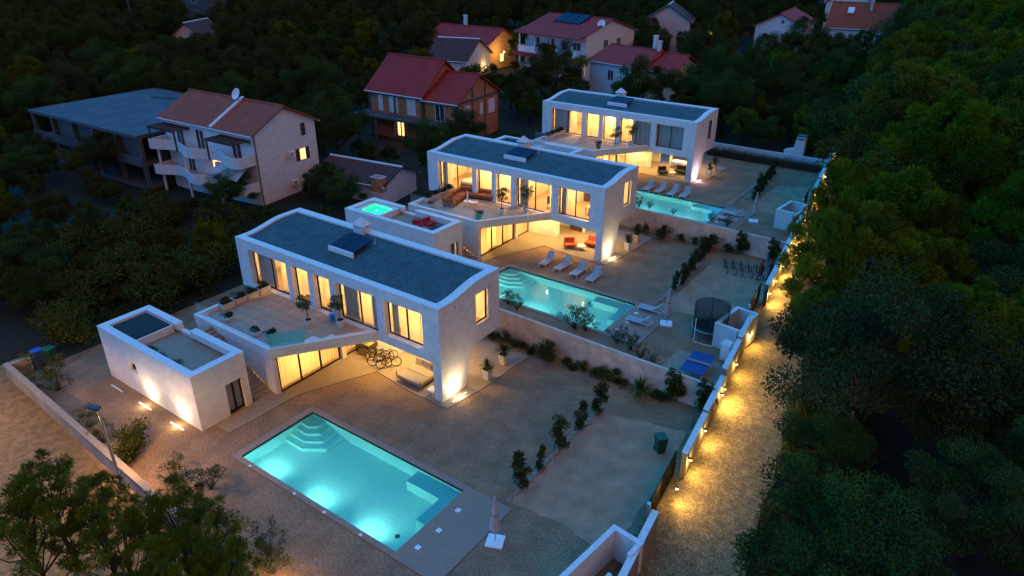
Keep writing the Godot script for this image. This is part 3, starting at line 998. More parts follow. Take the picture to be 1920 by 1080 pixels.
		obj("water", st, M.tub_water, t)
		st = mb()
		for s in [[tx0 + 0.48, tz0 + 0.353, tx1 - 0.43, tz0 + 0.375], [tx0 + 0.471, tz0 + 0.38, tx0 + 0.49, tz1 - 0.36], [tx1 - 0.44, tz0 + 0.38, tx1 - 0.421, tz1 - 0.36]]:
			box(st, Vector3(s[0], 3.40, s[1]), Vector3(s[2], 3.46, s[3]))
		var lt := obj("light_strip", st, M.tub_light, t)
		omni(lt, Vector3((tx0 + tx1) / 2, 3.4, (tz0 + tz1) / 2), 2.2, lin(0.03, 1.0, 0.24), 0.05)

# ---------------------------------------------------------------- pools
func pool(i: int) -> void:
	var o: Vector3 = OFF[i]
	var x0 := 13.5
	var x1 := 25.32
	var z0 := 5.33
	var z1 := 10.4
	var D := 1.45
	var st := mb()
	for r in [[13.0, 4.95, 25.32, 5.33], [13.0, 10.4, 28.15, 10.72], [13.0, 5.33, 13.5, 10.4], [25.32, 4.95, 28.15, 10.4]]:
		box(st, o + Vector3(r[0], -0.12, r[1]), o + Vector3(r[2], 0.05, r[3]))
	struct("pool_deck", st, M.deck)
	var p := thing("swimming_pool", ["nearest lit turquoise pool with corner steps", "middle lit turquoise pool behind the retaining wall", "farthest lit turquoise pool partly hidden by a wall"][i], "pool", o, 0.0, "three lit swimming pools")
	st = mb()
	box(st, Vector3(x0 - 0.2, -D - 0.2, z0 - 0.2), Vector3(x1 + 0.2, -D, z1 + 0.2))
	box(st, Vector3(x0 - 0.2, -D, z0 - 0.2), Vector3(x1 + 0.2, 0.03, z0))
	box(st, Vector3(x0 - 0.2, -D, z1), Vector3(x1 + 0.2, 0.03, z1 + 0.2))
	box(st, Vector3(x0 - 0.2, -D, z0), Vector3(x0, 0.03, z1))
	box(st, Vector3(x1, -D, z0), Vector3(x1 + 0.2, 0.03, z1))
	obj("basin", st, M.pool_tile, p)
	for k in 4:
		var s: float = [1.15, 1.65, 2.15, 2.65][k]
		st = mb()
		prism(st, pv([x0 + 0.002, z0 + 0.002, x0 + s, z0 + 0.002, x0 + s, z0 + 0.52 * s, x0 + 0.56 * s, z0 + 0.82 * s, x0 + 0.002, z0 + 0.82 * s]), -D, -0.28 - 0.27 * k)
		obj("pool_step", st, M.pool_tile, p)
	st = mb()
	prism(st, pv([22.1, z0 + 0.002, x1 - 0.002, z0 + 0.002, x1 - 0.002, 8.1, 24.45, 8.1, 24.45, 6.28, 22.1, 6.28]), -D, -0.42)
	obj("bench", st, M.pool_tile, p)
	st = mb()
	quad(st, Vector3(x0, -0.06, z1), Vector3(x0, -0.06, z0), Vector3(x1, -0.06, z0), Vector3(x1, -0.06, z1))
	obj("water", st, M.water, p)
	for x in [14.9, 18.8, 22.7]:
		st = mb()
		tube(st, Vector3(x, -0.62, z1 - 0.002), Vector3(x, -0.62, z1 - 0.03), 0.13, 0.11, 14)
		var l := obj("pool_lamp", st, M.pool_lamp, p)
		spot(l, Vector3(x, -0.62, z1 - 0.08), Vector3(x, -1.3, z1 - 1.5), 2.5, 62.0, lin(0.95, 1.0, 0.86), 0.10, 1.0)
		omni(l, Vector3(x, -0.66, z1 - 0.1), 0.42, lin(0.7, 1.0, 0.95), 0.06)
	st = mb()
	lathe(st, [[0.0, 0.0], [0.14, 0.0], [0.14, 0.015], [0.0, 0.02]], Vector3(24.0, -D, 9.0), 14)
	obj("drain", st, M.dark_steel, p)
	for q in [[26.0, 6.6], [26.1, 8.2], [26.0, 9.6]]:
		st = mb()
		rbox(st, Vector3(q[0] - 0.14, 0.05, q[1] - 0.14), Vector3(q[0] + 0.14, 0.062, q[1] + 0.14), 0.02)
		tag(obj("skimmer_lid", st, M.white_metal), "small square white lid in the deck of the %s pool" % ["nearest", "middle", "farthest"][i], "lid", "white lids in the pool decks").position = o
	if i == 0:
		for x in [14.6, 18.3, 20.6, 23.2]:
			st = mb()
			rbox(st, Vector3(x - 0.09, 0.05, 10.56), Vector3(x + 0.09, 0.075, 10.70), 0.02)
			tag(obj("overflow_cap", st, M.white_metal), "small white cap on the near edge of the nearest pool deck", "cap", "white caps along the nearest pool")

# ---------------------------------------------------------------- foliage
func stuff_part(called: String, mesh: Mesh, parent: Node) -> MeshInstance3D:
	var o := inst(called, mesh, M.leaves, parent)
	o.set_meta("kind", "stuff")
	return o

func foliage(sd: int, clumps: Array, ln: float, wd: float, per: int, lo: Color, hi: Color, up := 0.25, tuft := 1) -> ArrayMesh:   # clumps: [centre, radius]; leaves as small bent blades, never one hull
	var r := RandomNumberGenerator.new()
	r.seed = sd
	var V := PackedVector3Array()
	var N := PackedVector3Array()
	var C := PackedColorArray()
	for c in clumps:
		var tone := r.randf()
		var ctr: Vector3 = c[0]
		var R: float = c[1]
		for i in per:
			var d := Vector3(r.randfn(), r.randfn(), r.randfn()).normalized()
			var rad := R * pow(r.randf(), 0.45)
			var p := ctr + Vector3(d.x, d.y * 0.85, d.z) * rad
			var col := lo.lerp(hi, clampf(tone * 0.75 + r.randf() * 0.35, 0.0, 1.0))
			for t in tuft:
				var dir := (d * 0.7 + Vector3(r.randfn(), r.randfn() + up * 2.0, r.randfn()) * 0.6).normalized()
				var side := dir.cross(Vector3(r.randfn(), r.randfn(), r.randfn())).normalized()
				var l := ln * r.randf_range(0.6, 1.3)
				var w := wd * r.randf_range(0.7, 1.3)
				var mid := p + dir * l * 0.5
				var nn := side.cross(dir)
				var a := p
				var e := p + dir * l - nn * l * 0.12
				var b := mid + side * w * 0.5
				var g := mid - side * w * 0.5
				for q in [a, b, e, a, e, g]:
					V.append(q)
					C.append(col)
				var n1 := (e - a).cross(b - a).normalized()
				var n2 := (g - a).cross(e - a).normalized()
				for k in 3:
					N.append(n1)
				for k in 3:
					N.append(n2)
	var arr := []
	arr.resize(Mesh.ARRAY_MAX)
	arr[Mesh.ARRAY_VERTEX] = V
	arr[Mesh.ARRAY_NORMAL] = N
	arr[Mesh.ARRAY_COLOR] = C
	var m := ArrayMesh.new()
	m.add_surface_from_arrays(Mesh.PRIMITIVE_TRIANGLES, arr)
	return m

func limb_mesh(r: RandomNumberGenerator, h: float, rad: float, clumps: Array, lean := 0.5, every := 2) -> ArrayMesh:
	var st := mb()
	var pts := [Vector3(0, -0.5, 0)]
	var sx := r.randf_range(-lean, lean)
	var sz := r.randf_range(-lean, lean)
	for k in range(1, 6):
		var t := k / 5.0
		pts.append(Vector3(sx * t * t + r.randf_range(-0.12, 0.12), h * t, sz * t * t + r.randf_range(-0.12, 0.12)))
	for k in 5:
		tube(st, pts[k], pts[k + 1], rad * (1.0 - 0.16 * k), rad * (1.0 - 0.16 * (k + 1)), 8, false)
	var n := 0
	for c in clumps:
		n += 1
		if n % every:
			continue
		var q: Vector3 = c[0]
		var k := clampi(int(q.y / h * 5.0 * 0.62), 1, 4)
		var s: Vector3 = pts[k]
		var mid := s.lerp(q, 0.5) + Vector3(r.randf_range(-0.2, 0.2), -0.25, r.randf_range(-0.2, 0.2))
		tube(st, s, mid, rad * 0.30, rad * 0.20, 5, false)
		tube(st, mid, q, rad * 0.20, rad * 0.06, 5, false)
	return st.commit()

func make_tree(kind: String, sd: int) -> Node3D:   # a prototype with trunk and crown, height about 9 m (pine), 7 m (oak)
	var r := RandomNumberGenerator.new()
	r.seed = sd
	var root := Node3D.new()
	var cl := []
	var mesh: ArrayMesh
	var tr: ArrayMesh
	if kind != "oak":
		var n := 58 if kind == "pine" else 44
		for i in n:
			var t := float(i) / n
			var y := lerpf(3.2, 8.6, pow(t, 0.8))
			var w := 3.3 * sqrt(maxf(0.05, 1.0 - pow((y - 4.9) / 4.1, 2.0)))
			var a := i * 2.39996 + r.randf_range(-0.4, 0.4)
			var d := w * sqrt(r.randf_range(0.15, 1.0))
			cl.append([Vector3(cos(a) * d, y + r.randf_range(-0.3, 0.5), sin(a) * d), r.randf_range(0.38, 0.82) * (1.0 if kind == "pine" else 0.72)])
		for i in 7:
			cl.append([Vector3(r.randf_range(-1.8, 1.8), r.randf_range(8.0, 9.5), r.randf_range(-1.8, 1.8)), r.randf_range(0.35, 0.6)])
		var tn := r.randf_range(0.6, 1.1)
		var hue := Color(tn * r.randf_range(0.62, 0.92), tn, tn * r.randf_range(0.6, 2.2))   # each variant is a tree of its own tone
		mesh = foliage(sd, cl, 0.34, 0.055 if kind == "pine" else 0.045, 110 if kind == "pine" else 60, Color(0.046, 0.056, 0.007) * hue, Color(0.200, 0.190, 0.012) * hue, 0.5, 4)
		tr = limb_mesh(r, 7.6, 0.22, cl, 0.7, 2)
	else:
		var n := 44
		for i in n:
			var u := r.randf_range(-0.75, 1.0)
			var a := i * 2.39996 + r.randf_range(-0.4, 0.4)
			var s := sqrt(1.0 - u * u)
			var d := r.randf_range(0.45, 1.12)
			cl.append([Vector3(cos(a) * s * 2.9 * d, 4.2 + u * 2.5 * d, sin(a) * s * 2.9 * d), r.randf_range(0.42, 1.05)])
		var hue := Color(r.randf_range(0.7, 1.3), r.randf_range(0.8, 1.2), r.randf_range(0.7, 1.6))
		mesh = foliage(sd, cl, 0.15, 0.07, 620, Color(0.020, 0.032, 0.009) * hue, Color(0.070, 0.086, 0.016) * hue, 0.1, 1)
		tr = limb_mesh(r, 4.6, 0.2, cl, 0.6, 2)
	inst("trunk", tr, M.bark, root)
	var cr := inst("crown", mesh, M.leaves, root)
	cr.set_meta("kind", "stuff")
	return root

var protos := {}

func plant_proto(kind: String, sd: int) -> Node3D:   # shrubs and pot plants
	var r := RandomNumberGenerator.new()
	r.seed = sd
	var root := Node3D.new()
	var cl := []
	var st := mb()
	match kind:
		"shrub":
			for i in 16:
				cl.append([Vector3(r.randf_range(-0.55, 0.55), r.randf_range(0.2, 0.85), r.randf_range(-0.55, 0.55)), r.randf_range(0.18, 0.36)])
			stuff_part("leaves", foliage(sd, cl, 0.13, 0.05, 90, Color(0.03, 0.042, 0.012), Color(0.075, 0.09, 0.02)), root)
			for i in 8:
				tube(st, Vector3(0, -0.05, 0), cl[i * 2][0], 0.018, 0.008, 5, false)
			obj("stems", st, M.bark, root)
		"column":   # young evergreen in the row between yard and parking
			for i in 15:
				var y := 0.2 + i * 0.115
				var w := 0.24 * (1.0 - 0.5 * y / 1.9) + 0.05
				cl.append([Vector3(r.randf_range(-w, w), y, r.randf_range(-w, w)), r.randf_range(0.13, 0.24)])
			stuff_part("leaves", foliage(sd, cl, 0.14, 0.055, 80, Color(0.022, 0.036, 0.012), Color(0.06, 0.075, 0.02), 0.4), root)
			tube(st, Vector3(0, -0.1, 0), Vector3(0.03, 1.8, 0.0), 0.03, 0.01, 6, false)
			obj("stem", st, M.bark, root)
		"rosette":   # yucca like rosette of long blades
			var bl := mb()
			for i in 90:
				var a := r.randf() * TAU
				var e := r.randf_range(-0.15, 1.45)
				var l := r.randf_range(0.45, 0.75)
				var d := Vector3(cos(a) * cos(e), sin(e), sin(a) * cos(e))
				var s := d.cross(Vector3.UP).normalized() * 0.022
				var b := Vector3(0, 0.25, 0)
				var m := b + d * l * 0.55
				var t := b + d * l + Vector3(0, -0.10 * l, 0)
				bl.set_color(Color(0.05, 0.07, 0.015).lerp(Color(0.11, 0.12, 0.03), r.randf()))
				tri(bl, b - s * 0.7, m + s, m - s)
				tri(bl, b - s * 0.7, b + s * 0.7, m + s)
				tri(bl, m - s, m + s, t)
			var o := obj("blades", bl, M.leaves, root)
			o.set_meta("kind", "stuff")
			tube(st, Vector3(0, -0.1, 0), Vector3(0, 0.3, 0), 0.06, 0.05, 7, false)
			obj("stem", st, M.bark, root)
		"sprig":   # thin open shrub with airy twigs
			for i in 22:
				var a := r.randf() * TAU
				var d := r.randf_range(0.15, 0.75)
				cl.append([Vector3(cos(a) * d, r.randf_range(0.35, 1.3), sin(a) * d), r.randf_range(0.10, 0.2)])
				tube(st, Vector3(r.randf_range(-0.05, 0.05), -0.05, r.randf_range(-0.05, 0.05)), cl[i][0], 0.014, 0.005, 4, false)
			stuff_part("leaves", foliage(sd, cl, 0.10, 0.035, 45, Color(0.035, 0.05, 0.018), Color(0.085, 0.10, 0.03), 0.3), root)
			obj("stems", st, M.bark, root)
		"mound":   # low cushion
			for i in 9:
				cl.append([Vector3(r.randf_range(-0.28, 0.28), r.randf_range(0.06, 0.2), r.randf_range(-0.28, 0.28)), r.randf_range(0.10, 0.18)])
			stuff_part("leaves", foliage(sd, cl, 0.08, 0.03, 70, Color(0.022, 0.034, 0.012), Color(0.06, 0.07, 0.02)), root)
			tube(st, Vector3(0, -0.05, 0), Vector3(0, 0.1, 0), 0.03, 0.02, 5, false)
			obj("stems", st, M.bark, root)
		"olive":   # small tree for a pot
			for i in 20:
				var a := r.randf() * TAU
				var d := r.randf_range(0.1, 0.48)
				cl.append([Vector3(cos(a) * d, r.randf_range(0.75, 1.6), sin(a) * d), r.randf_range(0.12, 0.22)])
			stuff_part("leaves", foliage(sd, cl, 0.11, 0.035, 60, Color(0.03, 0.045, 0.015), Color(0.08, 0.10, 0.03)), root)
			tube(st, Vector3.ZERO, Vector3(0.02, 0.8, 0), 0.025, 0.018, 6, false)
			for i in 8:
				tube(st, Vector3(0.02, 0.7, 0), cl[i * 2][0], 0.012, 0.005, 4, false)
			obj("trunk", st, M.bark, root)
		"vine":   # climber trained against a wall
			for i in 24:
				cl.append([Vector3(r.randf_range(-0.38, 0.38), r.randf_range(0.1, 1.75), r.randf_range(-0.05, 0.18)), r.randf_range(0.13, 0.25)])
			stuff_part("leaves", foliage(sd, cl, 0.12, 0.06, 80, Color(0.022, 0.036, 0.010), Color(0.065, 0.08, 0.02), 0.3), root)
			for i in 6:
				tube(st, Vector3(r.randf_range(-0.15, 0.15), -0.05, 0.0), cl[i * 3][0], 0.012, 0.006, 4, false)
			obj("stems", st, M.bark, root)
	return root

func plant(kind: String, called: String, at: Vector3, label: String, category: String, group := "", sc := 1.0, v := 0) -> Node3D:
	var key := "%s%d" % [kind, v]
	if not protos.has(key):
		protos[key] = plant_proto(kind, 900 + hash(key) % 900)
	var o := dup(protos[key], called, at, rnd(0, TAU) if kind != "vine" else 0.0, "", sc)
	tag(o, label, category, group)
	return o

func pot(called: String, at: Vector3, h: float, r: float, m: Material, label: String, square := false, group := "") -> Node3D:
	var p := thing(called, label, "plant pot", at, 0.0, group)
	var st := mb()
	if square:
		hexa(st, [Vector3(-r * 0.75, 0, r * 0.75), Vector3(r * 0.75, 0, r * 0.75), Vector3(r * 0.75, 0, -r * 0.75), Vector3(-r * 0.75, 0, -r * 0.75), Vector3(-r, h, r), Vector3(r, h, r), Vector3(r, h, -r), Vector3(-r, h, -r)])
	else:
		lathe(st, [[0.0, 0.0], [r * 0.62, 0.0], [r * 0.95, h * 0.6], [r * 0.92, h * 0.92], [r, h], [r * 0.86, h], [r * 0.84, h * 0.9], [0.0, h * 0.9]], Vector3.ZERO, 16)
	obj("vessel", st, m, p)
	st = mb()
	if square:
		box(st, Vector3(-r * 0.9, h, -r * 0.9), Vector3(r * 0.9, h + 0.008, r * 0.9))
	else:
		lathe(st, [[0.0, h * 0.9 + 0.005], [r * 0.83, h * 0.9 + 0.005], [0.0, h * 0.92]], Vector3.ZERO, 12)
	obj("earth", st, M.soil, p)
	return p

const MARKS := [["unfinished building", -46, -19.6], ["white three storey house", -26, -19], ["brick house", -21, -45.7], ["low outbuilding", -12.6, -24.4], ["ochre bungalow", -47, -87], ["brown roofed cottage", -40.5, -75], ["balcony house", -25, -91], ["cream house", -4, -80], ["white gable house", 1, -126], ["broad red roof", 13, -140], ["small pink gabled house", -104, -64.5], ["tower like house", -127, -82], ["ochre garage", -113, -98], ["pink gable", -20, -118], ["nearest villa", 3, -3], ["middle villa", 0, -25], ["farthest villa", 4, -48]]

func where(x: float, z: float) -> String:   # the side of the nearest landmark, as the camera sees it
	var best := 1e9
	var m: Array = MARKS[0]
	for q in MARKS:
		var d := Vector2(x - q[1], z - q[2]).length()
		if d < best:
			best = d
			m = q
	var f := Vector2(m[1] - CAM.x, m[2] - CAM.z).normalized()
	var r := Vector2(-f.y, f.x)
	var v := Vector2(x - m[1], z - m[2])
	var a := v.dot(f)
	var s := v.dot(r)
	var w := "behind" if a > absf(s) else ("in front of" if -a > absf(s) else ("right of" if s > 0 else "left of"))
	return "%s %s the %s" % ["close" if best < 13.0 else ("some way" if best < 24.0 else "far"), w, m[0]]

func tree(kind: String, x: float, z: float, h: float, label: String, group: String, sc_xz := 1.0) -> void:
	var base := 7.2 if kind == "oak" else 9.2
	var v := rng.randi() % ({"pine": 7, "oak": 6, "young_pine": 2}[kind] as int)
	var key := "%s_%d" % [kind, v]
	if not protos.has(key):
		protos[key] = make_tree(kind, 50 + v * 7 + ({"pine": 0, "oak": 300, "young_pine": 600}[kind] as int))
	var o := dup(protos[key], "oak_tree" if kind == "oak" else "pine_tree", Vector3(x, G(z) - 0.05, z), rnd(0, TAU), "", h / base)
	o.scale = Vector3(h / base * sc_xz, h / base, h / base * sc_xz)
	tag(o, label, "tree", group)

func seen(p: Vector3, margin := 1.0) -> bool:   # inside the camera's cone with a margin in metres
	var b := Basis(Vector3.UP, 0.62058) * Basis(Vector3.RIGHT, -0.46003)
	var q: Vector3 = b.inverse() * (p - CAM)
	if q.z > -1.0:
		return false
	var d := -q.z
	return absf(q.x) < d * 0.7191 + margin and absf(q.y) < d * 0.4045 + margin

func woods() -> void:
	# pine wood east of the lane
	rng.seed = 21
	var n := 0
	var z := 2.0
	while z > -150.0:
		var x := wall_x(z) + (6.5 if z > -12 else 5.3)
		while x < 66.0:
			var px := x + rnd(-1.2, 1.2)
			var pz := z + rnd(-1.6, 1.6)
			var hh := rnd(6.0, 11.0) if pz > -30 else rnd(7.5, 13.5)
			if pz > -8.0:
				hh = rnd(4.6, 8.0)
			if (seen(Vector3(px, G(pz) + hh * 0.6, pz), 4.0)) and Vector2(px - CAM.x, pz - CAM.z).length() > 14.0:
				var k := "pine" if rng.randf() < (0.75 if pz < -14.0 else 0.35) else "oak"
				var dx := px - wall_x(pz)
				tree(k, px, pz, hh, "%s %s %s, level with the %s" % ["tall" if hh > 9.2 else ("low" if hh < 7.0 else "middling"), "olive green pine" if k == "pine" else "dark broadleaf tree", "at the lane edge" if dx < 8.0 else ("one row back" if dx < 13.0 else "deep in the wood"), "nearest bin store" if pz > -3.0 else ("nearest parking pad" if pz > -9.5 else ("table tennis table" if pz > -13.5 else ("trampoline" if pz > -19.0 else ("middle parking pad" if pz > -31.0 else ("farthest bin store" if pz > -43.0 else ("back hedge" if pz > -60.0 else ("last bend of the lane" if pz > -85.0 else "distant white houses")))))))], "trees of the wood east of the lane")
				n += 1
			x += rnd(4.5, 6.3)
		z -= 5.6
	for q in [[-44.5, 13.5, "the tallest, bright crowned"], [-37.5, 11.0, "beside the farthest bin store"], [-52.0, 13.0, "by the end of the farthest yard"], [-29.5, 9.5, "above the motorbike rider"], [-21.0, 8.5, "opposite the middle gate"], [-60.5, 12.0, "where the lane vanishes"]]:
		tree("pine", wall_x(q[0]) + 7.4, q[0], q[1], "feathery olive green pine at the lane edge, %s" % q[2], "trees of the wood east of the lane", 1.1)
	for q in [[-17.5, -71.0, 9.0, "broad dark tree just behind the middle of the farthest villa"], [-49.5, -6.8, 5.6, "left of the two dark trees before the unfinished building"], [-45.0, -4.6, 5.0, "right of the two dark trees before the unfinished building"], [-13.0, 8.9, 4.4, "dark tree nearest the grassy verge at the left edge"], [-16.8, 8.0, 5.4, "second dark tree behind the grassy verge at the left edge"], [-20.8, 9.4, 5.2, "third dark tree behind the grassy verge at the left edge"], [-16.4, 10.8, 3.4, "low dark tree touching the grassy verge"], [-40.5, -9.6, 6.4, "ivy clad tree standing against the unfinished building"], [-19.5, -12.4, 4.6, "dark tree under the end wall of the white three storey house"], [-13.0, -19.5, 4.6, "dark bushy tree in front of the low outbuilding"], [-9.5, -18.6, 4.2, "dark bushy tree left of the brick barbecue chimney"], [-11.5, -34.0, 6.0, "dark tree behind the low outbuilding"], [-9.5, -37.5, 6.5, "dark tree between the brick house and the middle villa"]]:
		tree("oak", q[0], q[1], q[2], q[3], "trees among the neighbouring houses", 1.15)
	# bushes under the edge of the wood
	var zb := 6.0
	while zb > -62.0:
		for row in 2:
			var bx := wall_x(zb) + 5.3 + row * 1.7 + rnd(-0.3, 0.5) - (0.6 if zb < -14.0 else 0.0)
			if seen(Vector3(bx, G(zb) + 0.5, zb), 1.0):
				var b := plant("shrub", "wood_edge_bush", Vector3(bx, G(zb), zb + rnd(-0.5, 0.5)), "%s bush under the wood edge of the lane, level with the %s" % ["front" if row == 0 else "back", "nearest gate" if zb > -4.0 else ("nearest lane wall" if zb > -13.0 else ("trampoline" if zb > -19.0 else ("middle gate" if zb > -26.0 else ("utility pole" if zb > -36.0 else ("farthest gate" if zb > -47.0 else "end of the lane")))))], "bush", "bushes under the wood edge", rnd(1.1, 2.3), rng.randi() % 3)
		zb -= rnd(1.5, 2.3)
	# young pines in the near left corner, beside the dirt road
	for q in [[14.2, 19.6, 6.0, "farthest left over the dirt road"], [16.4, 18.9, 5.6, "second from the left, over the dirt road"], [18.9, 16.9, 5.4, "just right of the street lamp foot"], [20.9, 16.8, 5.2, "right of the low wall end"], [18.6, 19.2, 5.2, "at the bottom edge left of the middle"], [21.6, 18.3, 5.0, "at the bottom edge under the wall end"], [15.6, 21.2, 6.0, "in the very corner of the photo"], [22.9, 17.4, 4.6, "lowest one, nearest the pool deck"]]:
		tree("young_pine", q[0], q[1], q[2], "dark young pine in the near left corner, %s" % q[3], "young pines by the dirt road", 0.95)
	# trees between and behind the neighbouring houses
	rng.seed = 33
	var block := [[-26, -19, 8.5, 13], [-25, -43, 9, 8], [-16.5, -46, 8, 8], [-47, -87, 9, 9], [-40, -75, 9, 8], [-25, -90, 9.5, 16], [-8, -80, 8, 8], [-3, -82, 7, 8], [13, -140, 8, 9], [1, -126, 8, 7], [6, -152, 8, 6], [-46, -17, 13, 12], [-11.5, -25, 5.5, 4], [-104, -64, 6, 8], [-126, -84, 9, 8], [-20, -120, 5, 5], [-112, -97, 7, 6], [-95, -110, 6, 5]]
	z = 8.0
	while z > -235.0:
		var x := -230.0
		var stp := 4.3 if z > -45 else (5.6 if z > -80 else 7.2)
		while x < wall_x(maxf(z, -66.0)) + (0.0 if z < -60.0 else -33.0):
			var px := x + rnd(-2.2, 2.2)
			var pz := z + rnd(-2.2, 2.2)
			x += stp
			var hh := rnd(3.8, 9.2) if z < -45.0 else (rnd(3.6, 9.6) if z < -2.0 else rnd(3.2, 7.2))
			var ok := true
			if px > -30.0 and pz > -16.0:
				hh = minf(hh, rnd(2.8, 4.6))
			if px > -7.0 and pz > -58.5:
				ok = false
			if pz > 4.0 and px > -9.5:
				ok = false
			if pz > 8.2 and px > -26.0:
				ok = false
			for b in block:
				var bc := Vector2(b[0], b[1])
				var d := (Vector2(CAM.x, CAM.z) - bc).normalized()
				var along := clampf((Vector2(px, pz) - bc).dot(d), 0.0, b[3])
				if (Vector2(px, pz) - bc).length() < b[2] + 1.0:
					ok = false
				elif (Vector2(px, pz) - bc - d * along).length() < b[2]:
					hh = minf(hh, rnd(2.0, 3.1))
			var dist := Vector2(px - CAM.x, pz - CAM.z).length()
			if not ok or rng.randf() < 0.05 or not seen(Vector3(px, G(pz) + hh * 0.7, pz), 3.0):
				continue
			if dist > 150.0:
				far_trees.append([px, pz, hh * rnd(1.0, 1.35)])
				continue
			var k := "pine" if rng.randf() < 0.12 else "oak"
			tree(k, px, pz, hh, "%s %s %s" % ["tall" if hh > 7.2 else ("small" if hh < 5.6 else "middling"), "dark pine" if k == "pine" else "dark round crowned tree", where(px, pz)], "trees among the neighbouring houses", 1.0)
		z -= stp
	# bushes on the dark plot left of the nearest annex
	for k in 60:
		var bp := Vector2(rnd(-26.0, -7.0), rnd(-9.0, 9.0))
		plant("shrub", "garden_bush", Vector3(bp.x, 0, bp.y), "dark %s bush on the unlit plot, %s, %s" % ["big" if k % 2 else "small", "nearest the grassy verge" if bp.y > 5.0 else ("level with the annex" if bp.y > 0.0 else "towards the white house"), "beside the villa wall" if bp.x > -12.0 else ("midway to the left edge" if bp.x > -19.0 else "far out to the left")], "bush", "bushes on the unlit plot", rnd(2.4, 3.2) if k % 2 else rnd(1.3, 2.0), k % 3)
	# scrub and low trees between the last yard and the distant white houses
	z = -61.5
	while z > -110.0:
		var x := -2.0
		while x < wall_x(-62.0) + 6.0:
			var px := x + rnd(-1.3, 1.3)
			var pz := z + rnd(-1.3, 1.3)
			x += 4.2
			if Vector2(px + 3.0, pz + 78.0).length() < 12.5 or Vector2(px - 1.0, pz + 122.0).length() < 8.0 or not seen(Vector3(px, G(pz) + 2.0, pz), 2.0):
				continue
			tree("oak" if rng.randf() < 0.6 else "pine", px, pz, rnd(2.6, 5.6), "low %s in the scrub beyond the hedge, %s, %s" % ["dark tree", "near the fireplace" if pz > -75.0 else ("half way to the white houses" if pz > -98.0 else "below the white houses"), "left" if px < 6.0 else ("middle" if px < 16.0 else "right")], "scrub beyond the hedge", 1.15)
		z -= 4.2
	# the far wood reads as one mass
	for part in ["crown", "trunk"]:
		var mm := MultiMesh.new()
		mm.transform_format = MultiMesh.TRANSFORM_3D
		var src: Node3D = protos["oak_1"] if protos.has("oak_1") else protos.values()[0]
		var mi: MeshInstance3D = src.get_node(part)
		mm.mesh = mi.mesh
		mm.instance_count = far_trees.size()
		for k in far_trees.size():
			var q: Array = far_trees[k]
			mm.set_instance_transform(k, Transform3D(Basis(Vector3.UP, q[0] * 3.7).scaled(Vector3.ONE * q[2] / 7.0), Vector3(q[0], G(q[1]), q[1])))
		var o := MultiMeshInstance3D.new()
		o.name = "distant_woodland" if part == "crown" else "distant_woodland_trunks"
		o.multimesh = mm
		o.material_override = M.leaves if part == "crown" else M.bark
		add_child(o)
		o.set_meta("kind", "stuff")
		tag(o, "dark far off woodland behind the last houses" if part == "crown" else "trunks of the dark far off woodland", "woodland")

var far_trees := []

# ---------------------------------------------------------------- furniture and vehicles
func sun_lounger() -> Node3D:   # head towards -z, foot towards +z
	var t := Node3D.new()
	var st := mb()
	for x in [-0.33, 0.30]:
		box(st, Vector3(x, 0.27, -0.95), Vector3(x + 0.03, 0.32, 0.95))
	for z in [-0.95, 0.92]:
		box(st, Vector3(-0.30, 0.272, z), Vector3(0.30, 0.318, z + 0.03))
	obj("frame", st, M.white_metal, t)
	for x in [-0.33, 0.29]:
		for z in [-0.8, 0.88]:
			st = mb()
			box(st, Vector3(x, 0, z), Vector3(x + 0.04, 0.27, z + 0.04))
			obj("leg", st, M.white_metal, t)
	st = mb()
	box(st, Vector3(-0.29, 0.30, -0.25), Vector3(0.29, 0.335, 0.93))
	obj("seat_sling", st, M.sling, t)
	st = mb()
	var xf := Transform3D(Basis(Vector3.RIGHT, 0.72), Vector3(0, 0.32, -0.25))
	box(st, Vector3(-0.29, 0.0, -0.82), Vector3(0.29, 0.03, 0.0), xf)
	obj("backrest", st, M.sling, t)
	return t

func umbrella_shut(parent: Node) -> void:
	var st := mb()
	tube(st, Vector3(0, 0.08, 0), Vector3(0, 2.85, 0), 0.03, 0.028, 8)
	obj("pole", st, M.steel, parent)
	st = mb()
	for k in 8:
		var a := TAU * k / 8
		var d := Vector3(cos(a), 0, sin(a))
		tube(st, Vector3(0, 2.8, 0) + d * 0.02, Vector3(0, 1.75, 0) + d * 0.10, 0.03, 0.07, 6)
		tube(st, Vector3(0, 1.75, 0) + d * 0.10, Vector3(0, 0.85, 0) + d * 0.19, 0.07, 0.10, 6)
	lathe(st, [[0.03, 2.75], [0.06, 2.8], [0.0, 2.9]], Vector3.ZERO, 8)
	obj("folded_canopy", st, M.white_fabric, parent)
	st = mb()
	ring(st, Vector3(0, 1.75, 0), Vector3.UP, 0.165, 0.022, 14, 5)
	obj("strap", st, M.dark_fabric, parent)
	st = mb()
	rbox(st, Vector3(-0.42, 0, -0.42), Vector3(0.42, 0.09, 0.42), 0.02)
	obj("base_slab", st, M.white_metal, parent)

